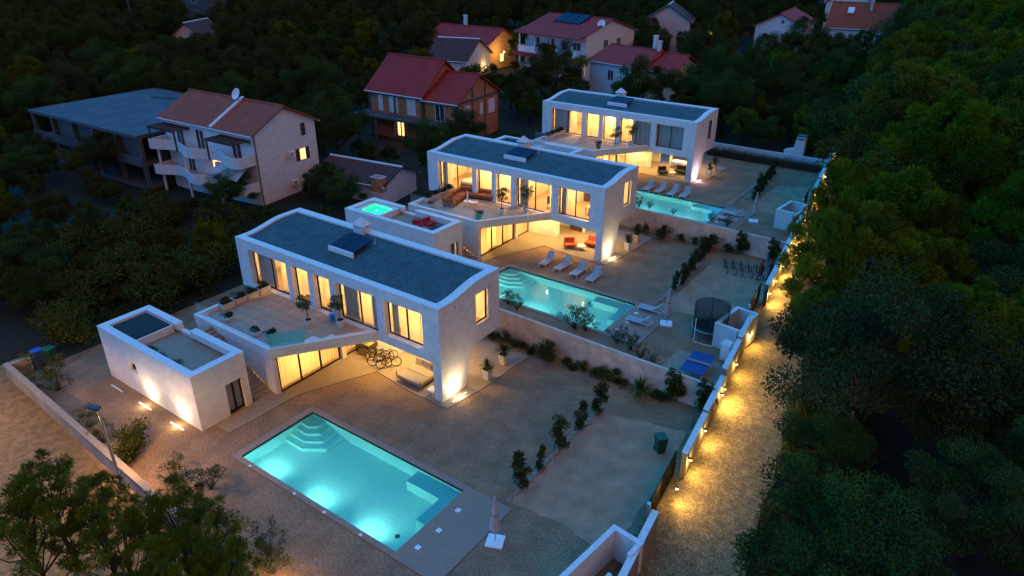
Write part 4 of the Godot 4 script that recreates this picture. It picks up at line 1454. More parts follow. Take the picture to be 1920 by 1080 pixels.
func bicycle() -> Node3D:   # wheels in the local xy plane, front towards +x
	var b := Node3D.new()
	for x in [-0.52, 0.52]:
		var st := mb()
		ring(st, Vector3(x, 0.34, 0), Vector3(0, 0, 1), 0.325, 0.030, 22, 6)
		var w := obj("wheel", st, M.rubber, b)
		st = mb()
		ring(st, Vector3(x, 0.34, 0), Vector3(0, 0, 1), 0.295, 0.012, 22, 5)
		obj("rim", st, M.steel, w)
		st = mb()
		for k in 9:
			var a := TAU * k / 9
			tube(st, Vector3(x, 0.34, 0), Vector3(x + cos(a) * 0.295, 0.34 + sin(a) * 0.295, 0), 0.004, 0.004, 4, false)
		tube(st, Vector3(x, 0.34, -0.04), Vector3(x, 0.34, 0.04), 0.02, 0.02, 8)
		obj("spokes", st, M.steel, w)
	var st := mb()
	var bb := Vector3(-0.08, 0.30, 0)
	var seat := Vector3(-0.22, 0.78, 0)
	var head := Vector3(0.36, 0.80, 0)
	var head2 := Vector3(0.39, 0.66, 0)
	for q in [[bb, seat, 0.025], [seat, head, 0.025], [bb, head2, 0.03], [head, head2, 0.03]]:
		tube(st, q[0], q[1], q[2], q[2], 7)
	for z in [-0.05, 0.05]:
		path(st, [seat, Vector3(-0.52, 0.34, z), bb], 0.01, 5)
		tube(st, head2, Vector3(0.52, 0.34, z), 0.013, 0.012, 6)
	obj("frame", st, M.black_metal, b)
	st = mb()
	path(st, [Vector3(0.30, 0.98, -0.28), Vector3(0.36, 0.94, -0.1), Vector3(0.36, 0.94, 0.1), Vector3(0.30, 0.98, 0.28)], 0.014, 6)
	tube(st, head, Vector3(0.36, 0.94, 0), 0.014, 0.014, 6)
	obj("handlebar", st, M.black_metal, b)
	st = mb()
	tube(st, seat, Vector3(-0.25, 0.90, 0), 0.013, 0.013, 6)
	rbox(st, Vector3(-0.38, 0.90, -0.06), Vector3(-0.12, 0.95, 0.06), 0.02)
	obj("saddle", st, M.black_metal, b)
	st = mb()
	ring(st, bb, Vector3(0, 0, 1), 0.08, 0.008, 14, 4)
	tube(st, bb + Vector3(0, 0, 0.04), bb + Vector3(0.12, -0.12, 0.05), 0.01, 0.01, 5)
	tube(st, bb + Vector3(0, 0, -0.04), bb + Vector3(-0.12, 0.12, -0.05), 0.01, 0.01, 5)
	obj("crank", st, M.steel, b)
	return b

func cushion_seat(parent: Node, w: float, m: Material, frame: Material, shell := true) -> void:   # lounge seat with curved shell, facing +z
	var st := mb()
	if shell:
		for k in 15:
			var a := PI * (0.02 + 0.96 * k / 14.0)
			var p := Vector3(cos(a) * w * 0.55, 0.12, -sin(a) * 0.42 + 0.12)
			tube(st, p, p + Vector3(cos(a) * 0.06, 0.56, -sin(a) * 0.10), 0.014, 0.012, 5)
		for y in [0.14, 0.42, 0.66]:
			var pts := []
			for k in 15:
				var a := PI * (0.02 + 0.96 * k / 14.0)
				pts.append(Vector3(cos(a) * (w * 0.55 + 0.06 * y), y, -sin(a) * (0.42 + 0.12 * y) + 0.12))
			path(st, pts, 0.016, 5)
		for x in [-w * 0.42, w * 0.42]:
			for z in [-0.25, 0.3]:
				tube(st, Vector3(x, 0, z), Vector3(x, 0.2, z), 0.02, 0.02, 6)
	else:
		rbox(st, Vector3(-w / 2, 0.05, -0.45), Vector3(w / 2, 0.25, 0.45), 0.03)
	obj("frame", st, frame, parent)
	st = mb()
	rbox(st, Vector3(-w * 0.46, 0.2, -0.28), Vector3(w * 0.46, 0.42, 0.42), 0.06)
	obj("seat_cushion", st, m, parent)
	var n := maxi(1, int(w / 0.7))
	for k in n:
		st = mb()
		var xf := Transform3D(Basis(Vector3.RIGHT, -0.25), Vector3(0, 0.42, -0.22))
		var a := -w * 0.44 + w * 0.88 * k / n + 0.02
		rbox(st, Vector3(a, 0.0, -0.14), Vector3(a + w * 0.88 / n - 0.04, 0.46, 0.04), 0.05, xf)
		obj("back_cushion", st, m, parent)

func low_table(parent: Node, m: Material, r: float) -> void:
	var st := mb()
	lathe(st, [[0.0, 0.36], [r, 0.36], [r, 0.40], [0.0, 0.40]], Vector3.ZERO, 18)
	obj("table_top", st, m, parent)
	st = mb()
	for k in 3:
		var a := TAU * k / 3
		tube(st, Vector3(cos(a) * r * 0.8, 0, sin(a) * r * 0.8), Vector3(cos(a) * r * 0.4, 0.36, sin(a) * r * 0.4), 0.015, 0.015, 6)
	obj("legs", st, M.dark_steel, parent)

func nets(bones: Array, cell: float, st: SurfaceTool, blend := 0.03) -> void:   # bones: [a, b, ra, rb, colour]; surface nets of their smooth union
	var lo := Vector3(1e9, 1e9, 1e9)
	var hi := -lo
	for b in bones:
		for q in [0, 1]:
			var r: float = b[2 + q] + cell * 2.5
			lo = lo.min(b[q] - Vector3.ONE * r)
			hi = hi.max(b[q] + Vector3.ONE * r)
	var n := Vector3i(((hi - lo) / cell).ceil()) + Vector3i.ONE
	var F := PackedFloat32Array()
	F.resize(n.x * n.y * n.z)
	F.fill(1.0)
	for b in bones:
		var r: float = maxf(b[2], b[3]) + blend * 1.6 + cell
		var a0 := Vector3i((((b[0] as Vector3).min(b[1]) - Vector3.ONE * r - lo) / cell).floor()).clamp(Vector3i.ZERO, n - Vector3i.ONE)
		var a1 := Vector3i((((b[0] as Vector3).max(b[1]) + Vector3.ONE * r - lo) / cell).ceil()).clamp(Vector3i.ZERO, n - Vector3i.ONE)
		var A: Vector3 = b[0]
		var D: Vector3 = b[1] - A
		var dd := maxf(D.length_squared(), 1e-8)
		for z in range(a0.z, a1.z + 1):
			for y in range(a0.y, a1.y + 1):
				for x in range(a0.x, a1.x + 1):
					var p := lo + Vector3(x, y, z) * cell
					var t := clampf((p - A).dot(D) / dd, 0.0, 1.0)
					var d := (p - A - D * t).length() - lerpf(b[2], b[3], t)
					var k := (z * n.y + y) * n.x + x
					var e := F[k]
					var hh := maxf(blend - absf(d - e), 0.0) / blend
					F[k] = minf(d, e) - hh * hh * blend * 0.25
	var vid := {}
	var P := PackedVector3Array()
	for z in n.z - 1:
		for y in n.y - 1:
			for x in n.x - 1:
				var k0 := (z * n.y + y) * n.x + x
				if F[k0] > cell * 2.0:
					continue
				var s := Vector3.ZERO
				var c := 0
				var m := 0
				for q in 8:
					if F[k0 + (q & 1) + ((q >> 1) & 1) * n.x + ((q >> 2) & 1) * n.x * n.y] < 0.0:
						m += 1
				if m == 0 or m == 8:
					continue
				for q in 8:
					for ax in 3:
						if q & (1 << ax):
							continue
						var q2 := q | (1 << ax)
						var f0 := F[k0 + (q & 1) + ((q >> 1) & 1) * n.x + ((q >> 2) & 1) * n.x * n.y]
						var f1 := F[k0 + (q2 & 1) + ((q2 >> 1) & 1) * n.x + ((q2 >> 2) & 1) * n.x * n.y]
						if (f0 < 0.0) != (f1 < 0.0):
							var p0 := Vector3(q & 1, (q >> 1) & 1, (q >> 2) & 1)
							var p1 := Vector3(q2 & 1, (q2 >> 1) & 1, (q2 >> 2) & 1)
							s += p0.lerp(p1, f0 / (f0 - f1))
							c += 1
				vid[k0] = P.size()
				P.append(lo + (Vector3(x, y, z) + s / c) * cell)
	var stride := [1, n.x, n.x * n.y]
	for k in vid.keys():
		for ax in 3:
			var f0 := F[k]
			var f1 := F[k + stride[ax]]
			if (f0 < 0.0) == (f1 < 0.0):
				continue
			var u: int = stride[(ax + 1) % 3]
			var v: int = stride[(ax + 2) % 3]
			if not (vid.has(k - u) and vid.has(k - v) and vid.has(k - u - v)):
				continue
			var q := [P[vid[k]], P[vid[k - u]], P[vid[k - u - v]], P[vid[k - v]]]
			if f0 < 0.0:
				q.reverse()
			for w in [0, 1, 2, 0, 2, 3]:
				var best := 1e9
				var col := Color.WHITE
				for b in bones:
					var D: Vector3 = b[1] - b[0]
					var t := clampf((q[w] - b[0]).dot(D) / maxf(D.length_squared(), 1e-8), 0.0, 1.0)
					var d: float = (q[w] - b[0] - D * t).length() - lerpf(b[2], b[3], t)
					if d < best:
						best = d
						col = b[4]
				st.set_color(col)
				st.add_vertex(q[w])

func hand(bones: Array, wrist: Vector3, dir: Vector3, side: Vector3, c: Color) -> void:
	var palm := wrist + dir * 0.085
	bones.append([wrist, palm, 0.026, 0.032, c])
	for k in 4:
		var o := side * (k - 1.5) * 0.021
		var l: float = [0.062, 0.075, 0.070, 0.055][k]
		var m := palm + o + dir * l * 0.6
		bones.append([palm + o, m, 0.0095, 0.009, c])
		bones.append([m, m + (dir * 0.8 + Vector3(0, -0.2, 0)) * l * 0.5, 0.009, 0.008, c])
	bones.append([wrist + dir * 0.03 - side * 0.02, wrist + dir * 0.075 - side * 0.055, 0.011, 0.009, c])

func head(bones: Array, c: Vector3, f: Vector3, skin: Color, hair: Color, hat := false) -> void:   # f: facing direction
	var s := f.cross(Vector3.UP).normalized()
	bones.append([c + Vector3(0, 0.02, 0), c + f * 0.02 + Vector3(0, -0.06, 0), 0.092, 0.066, skin])
	bones.append([c + f * 0.088 + Vector3(0, 0.005, 0), c + f * 0.102 + Vector3(0, -0.022, 0), 0.010, 0.014, skin])
	for k in [-1, 1]:
		bones.append([c + s * 0.092 * k + Vector3(0, -0.005, 0), c + s * 0.095 * k + Vector3(0, -0.03, 0), 0.016, 0.012, skin])
		bones.append([c + f * 0.080 + s * 0.032 * k + Vector3(0, 0.012, 0), c + f * 0.081 + s * 0.034 * k + Vector3(0, 0.012, 0), 0.012, 0.012, Color(0.03, 0.02, 0.02)])
	bones.append([c + f * 0.074 + s * 0.02 + Vector3(0, -0.062, 0), c + f * 0.074 - s * 0.02 + Vector3(0, -0.062, 0), 0.010, 0.010, Color(0.30, 0.10, 0.09)])
	bones.append([c - f * 0.03 + Vector3(0, 0.055, 0), c - f * 0.045 + Vector3(0, 0.0, 0), 0.098, 0.088, hair])

func person(called: String, label: String, at: Vector3, turn: float, pose: String, top: Color, legs: Color, hair: Color, long_coat := false) -> Node3D:
	var p := thing(called, label, "person", at, turn)
	var sk := Color(0.40, 0.23, 0.15)
	var shoe := Color(0.03, 0.03, 0.03)
	var b := []
	var hd := []
	var hl := []
	var hr := []
	var F := Vector3(0, 0, 1)   # faces +z
	if pose == "walk":
		var hip := Vector3(0, 0.92, 0)
		b.append([hip, Vector3(0, 1.18, 0.01), 0.135, 0.13, top])
		b.append([Vector3(-0.09, 1.36, 0.02), Vector3(0.09, 1.36, 0.02), 0.105, 0.105, top])
		b.append([Vector3(0, 1.18, 0.01), Vector3(0, 1.36, 0.02), 0.13, 0.13, top])
		b.append([Vector3(0, 1.42, 0.02), Vector3(0, 1.52, 0.03), 0.052, 0.05, sk])
		head(hd, Vector3(0, 1.62, 0.05), F, sk, hair)
		for s in [-1, 1]:
			var hj := Vector3(0.085 * s, 0.90, 0)
			var kn := Vector3(0.095 * s, 0.50, 0.20 if s > 0 else -0.02)
			var an := Vector3(0.10 * s, 0.09, 0.30 if s > 0 else -0.36)
			b.append([hj, kn, 0.098, 0.062, legs])
			b.append([kn, an, 0.060, 0.040, legs])
			b.append([an, an + Vector3(0, -0.045, 0.13), 0.044, 0.036, shoe])
			if long_coat:
				b.append([hip + Vector3(0.04 * s, 0.05, 0), Vector3(0.085 * s, 0.55, 0.13 if s > 0 else -0.06), 0.13, 0.12, top])
			var sh := Vector3(0.185 * s, 1.37, 0.02)
			var el := Vector3(0.235 * s, 1.10, -0.10 if s > 0 else 0.10)
			var wr := Vector3(0.235 * s, 0.88, -0.05 if s > 0 else 0.22)
			b.append([sh, el, 0.056, 0.043, top])
			b.append([el, wr, 0.042, 0.030, top])
			hand(hl if s < 0 else hr, wr, (wr - el).normalized(), Vector3(0, 0, 1) if s > 0 else Vector3(0, 0, 1), sk)
	else:   # astride a motorbike, leaning to the handlebar
		b.append([Vector3(0, 0.92, -0.25), Vector3(0, 1.14, -0.14), 0.145, 0.14, top])
		b.append([Vector3(0, 1.14, -0.14), Vector3(0, 1.34, -0.05), 0.14, 0.13, top])
		b.append([Vector3(-0.1, 1.36, -0.05), Vector3(0.1, 1.36, -0.05), 0.105, 0.105, top])
		b.append([Vector3(0, 1.42, -0.03), Vector3(0, 1.50, 0.0), 0.055, 0.05, sk])
		head(hd, Vector3(0, 1.60, 0.03), F, sk, hair)
		for s in [-1, 1]:
			var kn := Vector3(0.24 * s, 0.72, 0.18)
			var an := Vector3(0.26 * s, 0.32, -0.02)
			b.append([Vector3(0.10 * s, 0.90, -0.22), kn, 0.10, 0.068, legs])
			b.append([kn, an, 0.064, 0.042, legs])
			b.append([an, an + Vector3(0, -0.04, 0.14), 0.045, 0.038, shoe])
			var el := Vector3(0.32 * s, 1.12, 0.14)
			var wr := Vector3(0.30 * s, 1.02, 0.40)
			b.append([Vector3(0.19 * s, 1.36, -0.04), el, 0.058, 0.046, top])
			b.append([el, wr, 0.045, 0.032, top])
			hand(hl if s < 0 else hr, wr, Vector3(0, -0.25, 0.97), Vector3(1, 0, 0), sk)
	var st := mb()
	st.set_smooth_group(0)
	nets(b, 0.02, st, 0.04)
	nets(hd, 0.008, st, 0.015)
	nets(hl, 0.006, st, 0.006)
	nets(hr, 0.006, st, 0.006)
	st.index()
	st.generate_normals()
	var o := obj("body", st, M.person_cloth, p)
	return p

func motorbike(label: String, at: Vector3, turn: float) -> Node3D:   # front towards +z
	var m := thing("motorbike", label, "motorbike", at, turn)
	for z in [-0.65, 0.68]:
		var st := mb()
		ring(st, Vector3(0, 0.31, z), Vector3.RIGHT, 0.25, 0.06, 22, 8)
		var w := obj("wheel", st, M.rubber, m)
		st = mb()
		ring(st, Vector3(0, 0.31, z), Vector3.RIGHT, 0.18, 0.03, 18, 6)
		for k in 5:
			var a := TAU * k / 5
			tube(st, Vector3(0, 0.31, z), Vector3(0, 0.31 + cos(a) * 0.18, z + sin(a) * 0.18), 0.015, 0.015, 5)
		obj("rim", st, M.steel, w)
	var st := mb()
	rbox(st, Vector3(-0.16, 0.25, -0.35), Vector3(0.16, 0.62, 0.32), 0.06)
	tube(st, Vector3(0, 0.45, -0.3), Vector3(0, 0.31, -0.65), 0.05, 0.04, 7)
	obj("engine", st, M.dark_steel, m)
	st = mb()
	rbox(st, Vector3(-0.17, 0.62, -0.08), Vector3(0.17, 0.92, 0.42), 0.08)
	obj("fuel_tank", st, M.dark_panel, m)
	st = mb()
	rbox(st, Vector3(-0.15, 0.66, -0.85), Vector3(0.15, 0.80, -0.06), 0.05)
	obj("seat", st, M.dark_fabric, m)
	st = mb()
	for s in [-0.09, 0.09]:
		tube(st, Vector3(s, 0.31, 0.68), Vector3(s * 0.9, 0.95, 0.42), 0.03, 0.028, 7)
	obj("fork", st, M.steel, m)
	st = mb()
	path(st, [Vector3(-0.36, 1.02, 0.34), Vector3(-0.1, 1.0, 0.42), Vector3(0.1, 1.0, 0.42), Vector3(0.36, 1.02, 0.34)], 0.018, 6)
	obj("handlebar", st, M.black_metal, m)
	st = mb()
	lathe(st, [[0.0, -0.07], [0.07, -0.05], [0.10, 0.03], [0.10, 0.05], [0.0, 0.06]], Vector3.ZERO, 14)
	var h := obj("headlight", st, M.white_metal, m)
	h.transform = Transform3D(Basis(Vector3.RIGHT, PI / 2), Vector3(0, 0.86, 0.56))
	st = mb()
	tube(st, Vector3(0.16, 0.3, -0.1), Vector3(0.18, 0.42, -0.85), 0.045, 0.055, 9)
	obj("exhaust", st, M.steel, m)
	return m

# ---------------------------------------------------------------- neighbouring houses
func house(called: String, label: String, x: float, z: float, yaw: float, L: float, W: float, he: float, hr: float, wm: Material, rm: Material, wins := [], over := 0.4) -> Node3D:   # ridge along local x; wins: [face, along, sill, width, height, material, shutters]
	var h := thing(called, label, "house", Vector3(x, G(z), z), yaw)
	var st := mb()
	side_prism(st, pv([W / 2, -1.0, W / 2, he, 0, hr - 0.08, -W / 2, he, -W / 2, -1.0]), -L / 2, L / 2)
	obj("walls", st, wm, h)
	st = mb()
	var sl := (hr - he) / (W / 2)
	for s in [-1, 1]:
		var zo: float = s * (W / 2 + over)
		var yo := he - sl * over
		var p := [Vector3(-L / 2 - over, yo, zo), Vector3(L / 2 + over, yo, zo), Vector3(L / 2 + over, hr, 0), Vector3(-L / 2 - over, hr, 0)]
		if s < 0:
			p = [p[1], p[0], p[3], p[2]]
		var q := p.duplicate()
		for k in 4:
			q.append(p[k] + Vector3(0, 0.16, 0))
		hexa(st, q)
	var rf := obj("roof", st, rm, h)
	st = mb()
	tube(st, Vector3(-L / 2 - over, hr + 0.14, 0), Vector3(L / 2 + over, hr + 0.14, 0), 0.14, 0.14, 8)
	obj("ridge_cap", st, M.house_white if rm == M.roof_brown else rm, rf)
	for s in [-1, 1]:
		st = mb()
		var zo: float = s * (W / 2 + over)
		tube(st, Vector3(-L / 2 - over, he - sl * over + 0.02, zo), Vector3(L / 2 + over, he - sl * over + 0.02, zo), 0.09, 0.09, 6)
		obj("gutter", st, M.house_white, rf)
	for w in wins:
		opening(h, L, W, w)
	return h

func opening(h: Node3D, L: float, W: float, w: Array) -> void:
	var at := Vector3.ZERO
	var turn := 0.0
	match w[0]:
		"f":
			at = Vector3(w[1], w[2], W / 2 + 0.03)
		"r":
			at = Vector3(L / 2 + 0.03, w[2], -w[1])
			turn = PI / 2
		"l":
			at = Vector3(-L / 2 - 0.03, w[2], w[1])
			turn = -PI / 2
	var f := window(h, at, turn, w[3], w[4], 2 if w[3] > 0.9 else 1, w[5], M.house_white, 0.07)
	if w[6]:
		for s in [[-w[3] * 0.52, -0.03], [w[3] + 0.03, w[3] * 1.52]]:
			var st := mb()
			box(st, Vector3(s[0], 0.0, -0.02), Vector3(s[1], w[4], 0.035))
			for k in 8:
				box(st, Vector3(s[0] + 0.05, 0.08 + k * (w[4] - 0.16) / 8.0, 0.035), Vector3(s[1] - 0.05, 0.08 + (k + 0.55) * (w[4] - 0.16) / 8.0, 0.05))
			obj("shutter", st, M.dark_wood, f)

func chimney(h: Node3D, x: float, z: float, y0: float, y1: float, m: Material) -> void:
	var st := mb()
	box(st, Vector3(x - 0.28, y0, z - 0.28), Vector3(x + 0.28, y1, z + 0.28))
	box(st, Vector3(x - 0.36, y1 + 0.002, z - 0.36), Vector3(x + 0.36, y1 + 0.12, z + 0.36))
	obj("chimney", st, m, h)

func dish(label: String, at: Vector3, r: float, turn := 0.0) -> void:
	var d := thing("satellite_dish", label, "satellite dish", at, turn)
	var st := mb()
	lathe(st, [[0.0, 0.0], [r * 0.5, 0.05], [r * 0.85, 0.15], [r, 0.22], [r * 0.97, 0.23], [r * 0.5, 0.08], [0.0, 0.03]], Vector3.ZERO, 18)
	var o := obj("reflector", st, M.white_metal, d)
	o.transform = Transform3D(Basis(Vector3.RIGHT, 1.1), Vector3(0, r * 0.7, 0.1))
	st = mb()
	tube(st, Vector3(0, -0.7, 0), Vector3(0, r * 0.75, 0), 0.04, 0.04, 7)
	tube(st, Vector3(0, r * 0.5, 0.15), Vector3(0, r * 0.9, r), 0.02, 0.02, 5)
	obj("mast", st, M.steel, d)

func ac_unit(label: String, at: Vector3, turn: float) -> void:
	var d := thing("air_conditioner", label, "air conditioner", at, turn)
	var st := mb()
	rbox(st, Vector3(-0.42, 0, 0), Vector3(0.42, 0.6, 0.3), 0.03)
	obj("case", st, M.white_metal, d)
	st = mb()
	ring(st, Vector3(-0.1, 0.3, 0.31), Vector3(0, 0, 1), 0.2, 0.02, 16, 5)
	ring(st, Vector3(-0.1, 0.3, 0.31), Vector3(0, 0, 1), 0.1, 0.02, 12, 5)
	obj("fan_grille", st, M.black_metal, d)

func neighbours() -> void:
	var D: Material = M.far_glass
	var LT: Material = M.lit_window
	# white three storey house on the left
	var h := house("apartment_house", "white three storey house with curved balconies, two pergolas and a faded red roof", -25.94, -18.96, 0.04, 15.1, 8.2, 7.6, 9.6, M.house_white, M.roof_orange,
		[["r", -0.0 + 2.0, 6.1, 0.75, 1.5, D, false], ["r", 1.5, 3.6, 0.9, 1.3, LT, true], ["r", 2.0, -0.2, 0.9, 1.5, LT, true],
		["f", -5.4, 4.75, 1.3, 2.2, D, false], ["f", -1.9, 4.75, 1.4, 2.2, D, false], ["f", 4.0, 4.75, 1.5, 2.2, D, false], ["f", -4.2, 2.0, 1.2, 2.1, D, false], ["f", 0.2, 2.0, 1.9, 2.1, LT, false]])
	var st := mb()
	var curve := PackedVector2Array()
	for k in 25:
		var x := lerpf(-7.5, 7.5, k / 24.0)
		curve.append(Vector2(x, 4.1 + 1.7 + 0.55 * cos(x * 0.9 + 0.6)))
	var slabp := curve.duplicate()
	slabp.append(Vector2(7.5, 4.1))
	slabp.append(Vector2(-7.5, 4.1))
	for y in [4.45, 1.6]:
		prism(st, slabp, y, y + 0.2)
	obj("balcony_slab", st, M.house_white, h)
	for y in [4.65, 1.8]:
		st = mb()
		for k in 24:
			var a := curve[k]
			var b := curve[k + 1]
			prism(st, PackedVector2Array([a, b, b - Vector2(0, 0.12), a - Vector2(0, 0.12)]), y + 0.002, y + 0.9)
		for x in [-7.5, 7.38]:
			box(st, Vector3(x, y + 0.002, 4.12), Vector3(x + 0.12, y + 0.9, 5.9))
		obj("balcony_parapet", st, M.house_white, h)
	for x in [-7.2, -2.4, 3.0]:
		for y in [[-0.8, 1.6], [1.8, 4.45]]:
			st = mb()
			tube(st, Vector3(x, y[0], 5.6), Vector3(x, y[1], 5.6), 0.15, 0.15, 10)
			obj("column", st, M.house_white, h)
	for x in [-7.4, 2.6]:
		st = mb()
		for k in 9:
			box(st, Vector3(x + k * 0.55, 6.85, 4.0), Vector3(x + 0.12 + k * 0.55, 6.99, 6.2))
		for z in [4.3, 6.0]:
			box(st, Vector3(x - 0.1, 6.72, z), Vector3(x + 4.7, 6.85, z + 0.12))
		box(st, Vector3(x + 0.0, 4.7, 5.98), Vector3(x + 0.14, 6.72, 6.12))
		box(st, Vector3(x + 4.5, 4.7, 5.98), Vector3(x + 4.64, 6.72, 6.12))
		obj("pergola", st, M.dark_wood, h)
	st = mb()
	hexa(st, [Vector3(2.8, 3.3, 6.6), Vector3(7.3, 3.3, 6.6), Vector3(7.3, 4.3, 5.2), Vector3(2.8, 4.3, 5.2), Vector3(2.8, 3.34, 6.6), Vector3(7.3, 3.34, 6.6), Vector3(7.3, 4.36, 5.2), Vector3(2.8, 4.36, 5.2)])
	obj("awning", st, M.white_fabric, h)
	st = mb()
	hexa(st, [Vector3(1.2, 7.42, 4.5), Vector3(1.6, 7.42, 4.5), Vector3(1.6, 9.76, -0.1), Vector3(1.2, 9.76, -0.1), Vector3(1.2, 7.72, 4.5), Vector3(1.6, 7.72, 4.5), Vector3(1.6, 10.02, -0.1), Vector3(1.2, 10.02, -0.1)])
	obj("roof_divider", st, M.house_white, h)
	st = mb()
	tube(st, Vector3(7.62, -0.5, 4.0), Vector3(7.62, 7.4, 4.0), 0.06, 0.06, 7)
	obj("downpipe", st, M.dark_steel, h)
	dish("white satellite dish on the ridge of the white three storey house", Vector3(-24.4, G(-19) + 9.9, -18.5), 0.62)
	ac_unit("upper air conditioner box on the end wall of the white three storey house", Vector3(-18.36, G(-19) + 4.3, -19.6), PI / 2)
	ac_unit("lower air conditioner box on the end wall of the white three storey house", Vector3(-18.36, G(-19) + 1.2, -19.6), PI / 2)
	# unfinished concrete building
	var u := thing("unfinished_building", "unfinished grey concrete building with an empty flat roof, puddles and open storeys", "building", Vector3(-46.0, 0.3, -19.6), 0.03)
	st = mb()
	for y in [0.0, 2.7, 5.85]:
		box(st, Vector3(-12, y, -8.6), Vector3(12, y + 0.35, 8.6))
	obj("floor_slab", st, M.raw_concrete, u)
	for k in 6:
		for z in [8.2, -8.2]:
			for y in [[0.35, 2.7], [3.05, 5.85]]:
				st = mb()
				box(st, Vector3(-11.9 + k * 4.7, y[0], z - 0.2), Vector3(-11.5 + k * 4.7, y[1], z + 0.2))
				obj("column", st, M.raw_concrete, u)
	st = mb()
	box(st, Vector3(-8.0, 3.05, 7.7), Vector3(11.5, 5.6, 7.9))
	box(st, Vector3(-12, 3.05, 8.4), Vector3(12, 3.75, 8.55))
	box(st, Vector3(-10.0, 0.35, 2.0), Vector3(11.0, 2.7, 2.2))
	box(st, Vector3(11.6, 0.35, -8.0), Vector3(11.8, 5.85, 6.0))
	obj("infill_wall", st, M.raw_concrete, u)
	st = mb()
	prism(st, jag([Vector2(-1.5, -7.6), Vector2(5.5, -7.8), Vector2(3.0, -5.2), Vector2(-0.5, -4.4)], 0.35, 0.7), 6.2, 6.206)
	prism(st, jag([Vector2(-6.5, -4.4), Vector2(-1.5, -6.8), Vector2(-2.4, -5.4), Vector2(-5.8, -3.6)], 0.3, 0.7), 6.2, 6.206)
	obj("puddle", st, M.glass_water, u)
	# brick house
	var bm := house("brick_house", "unrendered brick house with a dark red roof and white shutters", -23.7, -45.7, 0.02, 9.4, 9.4, 6.0, 9.7, M.brick, M.roof_red,
		[["f", -3.0, 3.3, 0.8, 2.3, M.house_white, false], ["f", -1.0, 3.3, 1.5, 2.3, M.house_white, false], ["f", 2.1, 3.3, 1.5, 2.3, M.house_white, false], ["f", -0.3, 0.3, 1.1, 2.1, LT, false], ["f", 0.9, 0.3, 1.0, 2.1, LT, false]])
	st = mb()
	for x in [-4.72, -0.2, 4.42]:
		box(st, Vector3(x, -0.5, 4.5), Vector3(x + 0.35, 5.9, 4.78))
	box(st, Vector3(-4.7, 5.35, 4.5), Vector3(4.75, 5.95, 4.76))
	obj("concrete_frame", st, M.raw_concrete, bm)
	st = mb()
	box(st, Vector3(-6.0, 2.7, 4.3), Vector3(11.5, 2.95, 6.6))
	for x in [-5.8, -2.4, 3.0, 8.5]:
		box(st, Vector3(x, -0.5, 6.2), Vector3(x + 0.3, 2.7, 6.5))
	obj("terrace_slab", st, M.raw_concrete, bm)
	var ext := house("brick_extension", "lower brick gable wing joined to the right of the brick house", -16.4, -46.2, 0.06, 5.2, 9.4, 5.6, 8.3, M.brick, M.roof_red,
		[["f", -0.9, 3.0, 1.5, 2.2, D, false], ["r", -3.4, 3.1, 1.3, 1.8, M.house_white, false], ["r", 0.2, 3.3, 0.6, 1.5, M.house_white, false], ["r", 2.2, 3.1, 1.4, 1.8, M.house_white, false], ["f", -0.6, 0.2, 0.9, 1.6, LT, false]])
	st = mb()
	for z in [4.42, 1.3, -1.6, -4.72]:
		box(st, Vector3(2.5, -0.5, z), Vector3(2.66, 5.6 + 2.6 * (1.0 - absf(z) / 4.7), z + 0.3))
	box(st, Vector3(2.5, 5.3, -4.7), Vector3(2.64, 5.6, 4.7))
	box(st, Vector3(2.2, -0.5, 4.6), Vector3(2.62, 5.6, 4.79))
	obj("concrete_frame", st, M.raw_concrete, ext)
	# low outbuilding with the brick barbecue chimney
	var sh := house("outbuilding", "low outbuilding with a dull red roof between the white house and the middle villa", -12.2, -24.4, 0.12, 9.0, 5.6, 2.3, 3.4, M.house_pink, M.roof_brown)
	var bq := thing("brick_chimney", "brick barbecue chimney at the right end of the low outbuilding", "chimney", Vector3(-7.9, G(-24), -22.0), 0.1)
	st = mb()
	box(st, Vector3(-0.65, 1.6, -0.4), Vector3(0.65, 3.1, 0.4))
	obj("brick_stack", st, M.brick, bq)
	st = mb()
	box(st, Vector3(-0.75, -0.5, -0.5), Vector3(0.75, 1.58, 0.5))
	for z in [-0.45, 0.33]:
		box(st, Vector3(-0.7, 3.102, z), Vector3(0.7, 3.2, z + 0.12))
	for x in [-0.7, 0.58]:
		box(st, Vector3(x, 3.102, -0.33), Vector3(x + 0.12, 3.2, 0.33))
	obj("base", st, M.house_pink, bq)
	# the far row
	h = house("bungalow", "ochre lit bungalow with a long dark red roof and one chimney", -47.19, -86.9, 0.0, 15.1, 9.0, 4.5, 6.75, M.house_orange, M.roof_red, [["f", 4.6, 0.9, 1.2, 1.4, D, false], ["r", -1.0, 1.0, 1.2, 1.5, LT, false]])
	chimney(h, -2.0, -0.8, 5.5, 8.6, M.house_white)
	house("cottage", "cottage with a brown roof and white gable in front of the ochre bungalow", -40.5, -75.0, 0.26, 7.4, 11.0, 3.9, 6.7, M.house_white, M.roof_brown, [["r", 0.5, 1.2, 1.0, 1.2, LT, false]])
	h = house("balcony_house", "white two storey house with long balconies, roof panels and a red roof", -25.3, -90.9, -0.19, 14.8, 13.0, 7.3, 9.3, M.house_white, M.roof_red,
		[["f", -5.2, 4.2, 1.6, 1.9, D, false], ["f", -1.6, 4.2, 1.6, 1.9, D, false], ["f", 1.8, 4.4, 1.2, 1.5, D, false], ["f", 4.4, 4.6, 1.8, 1.3, D, false], ["f", -4.6, 0.9, 1.4, 2.0, D, false], ["f", -1.0, 0.9, 2.2, 1.9, D, false], ["r", -2.0, 4.6, 1.2, 1.6, D, false], ["r", 1.5, 4.6, 1.2, 1.6, D, false]])
	st = mb()
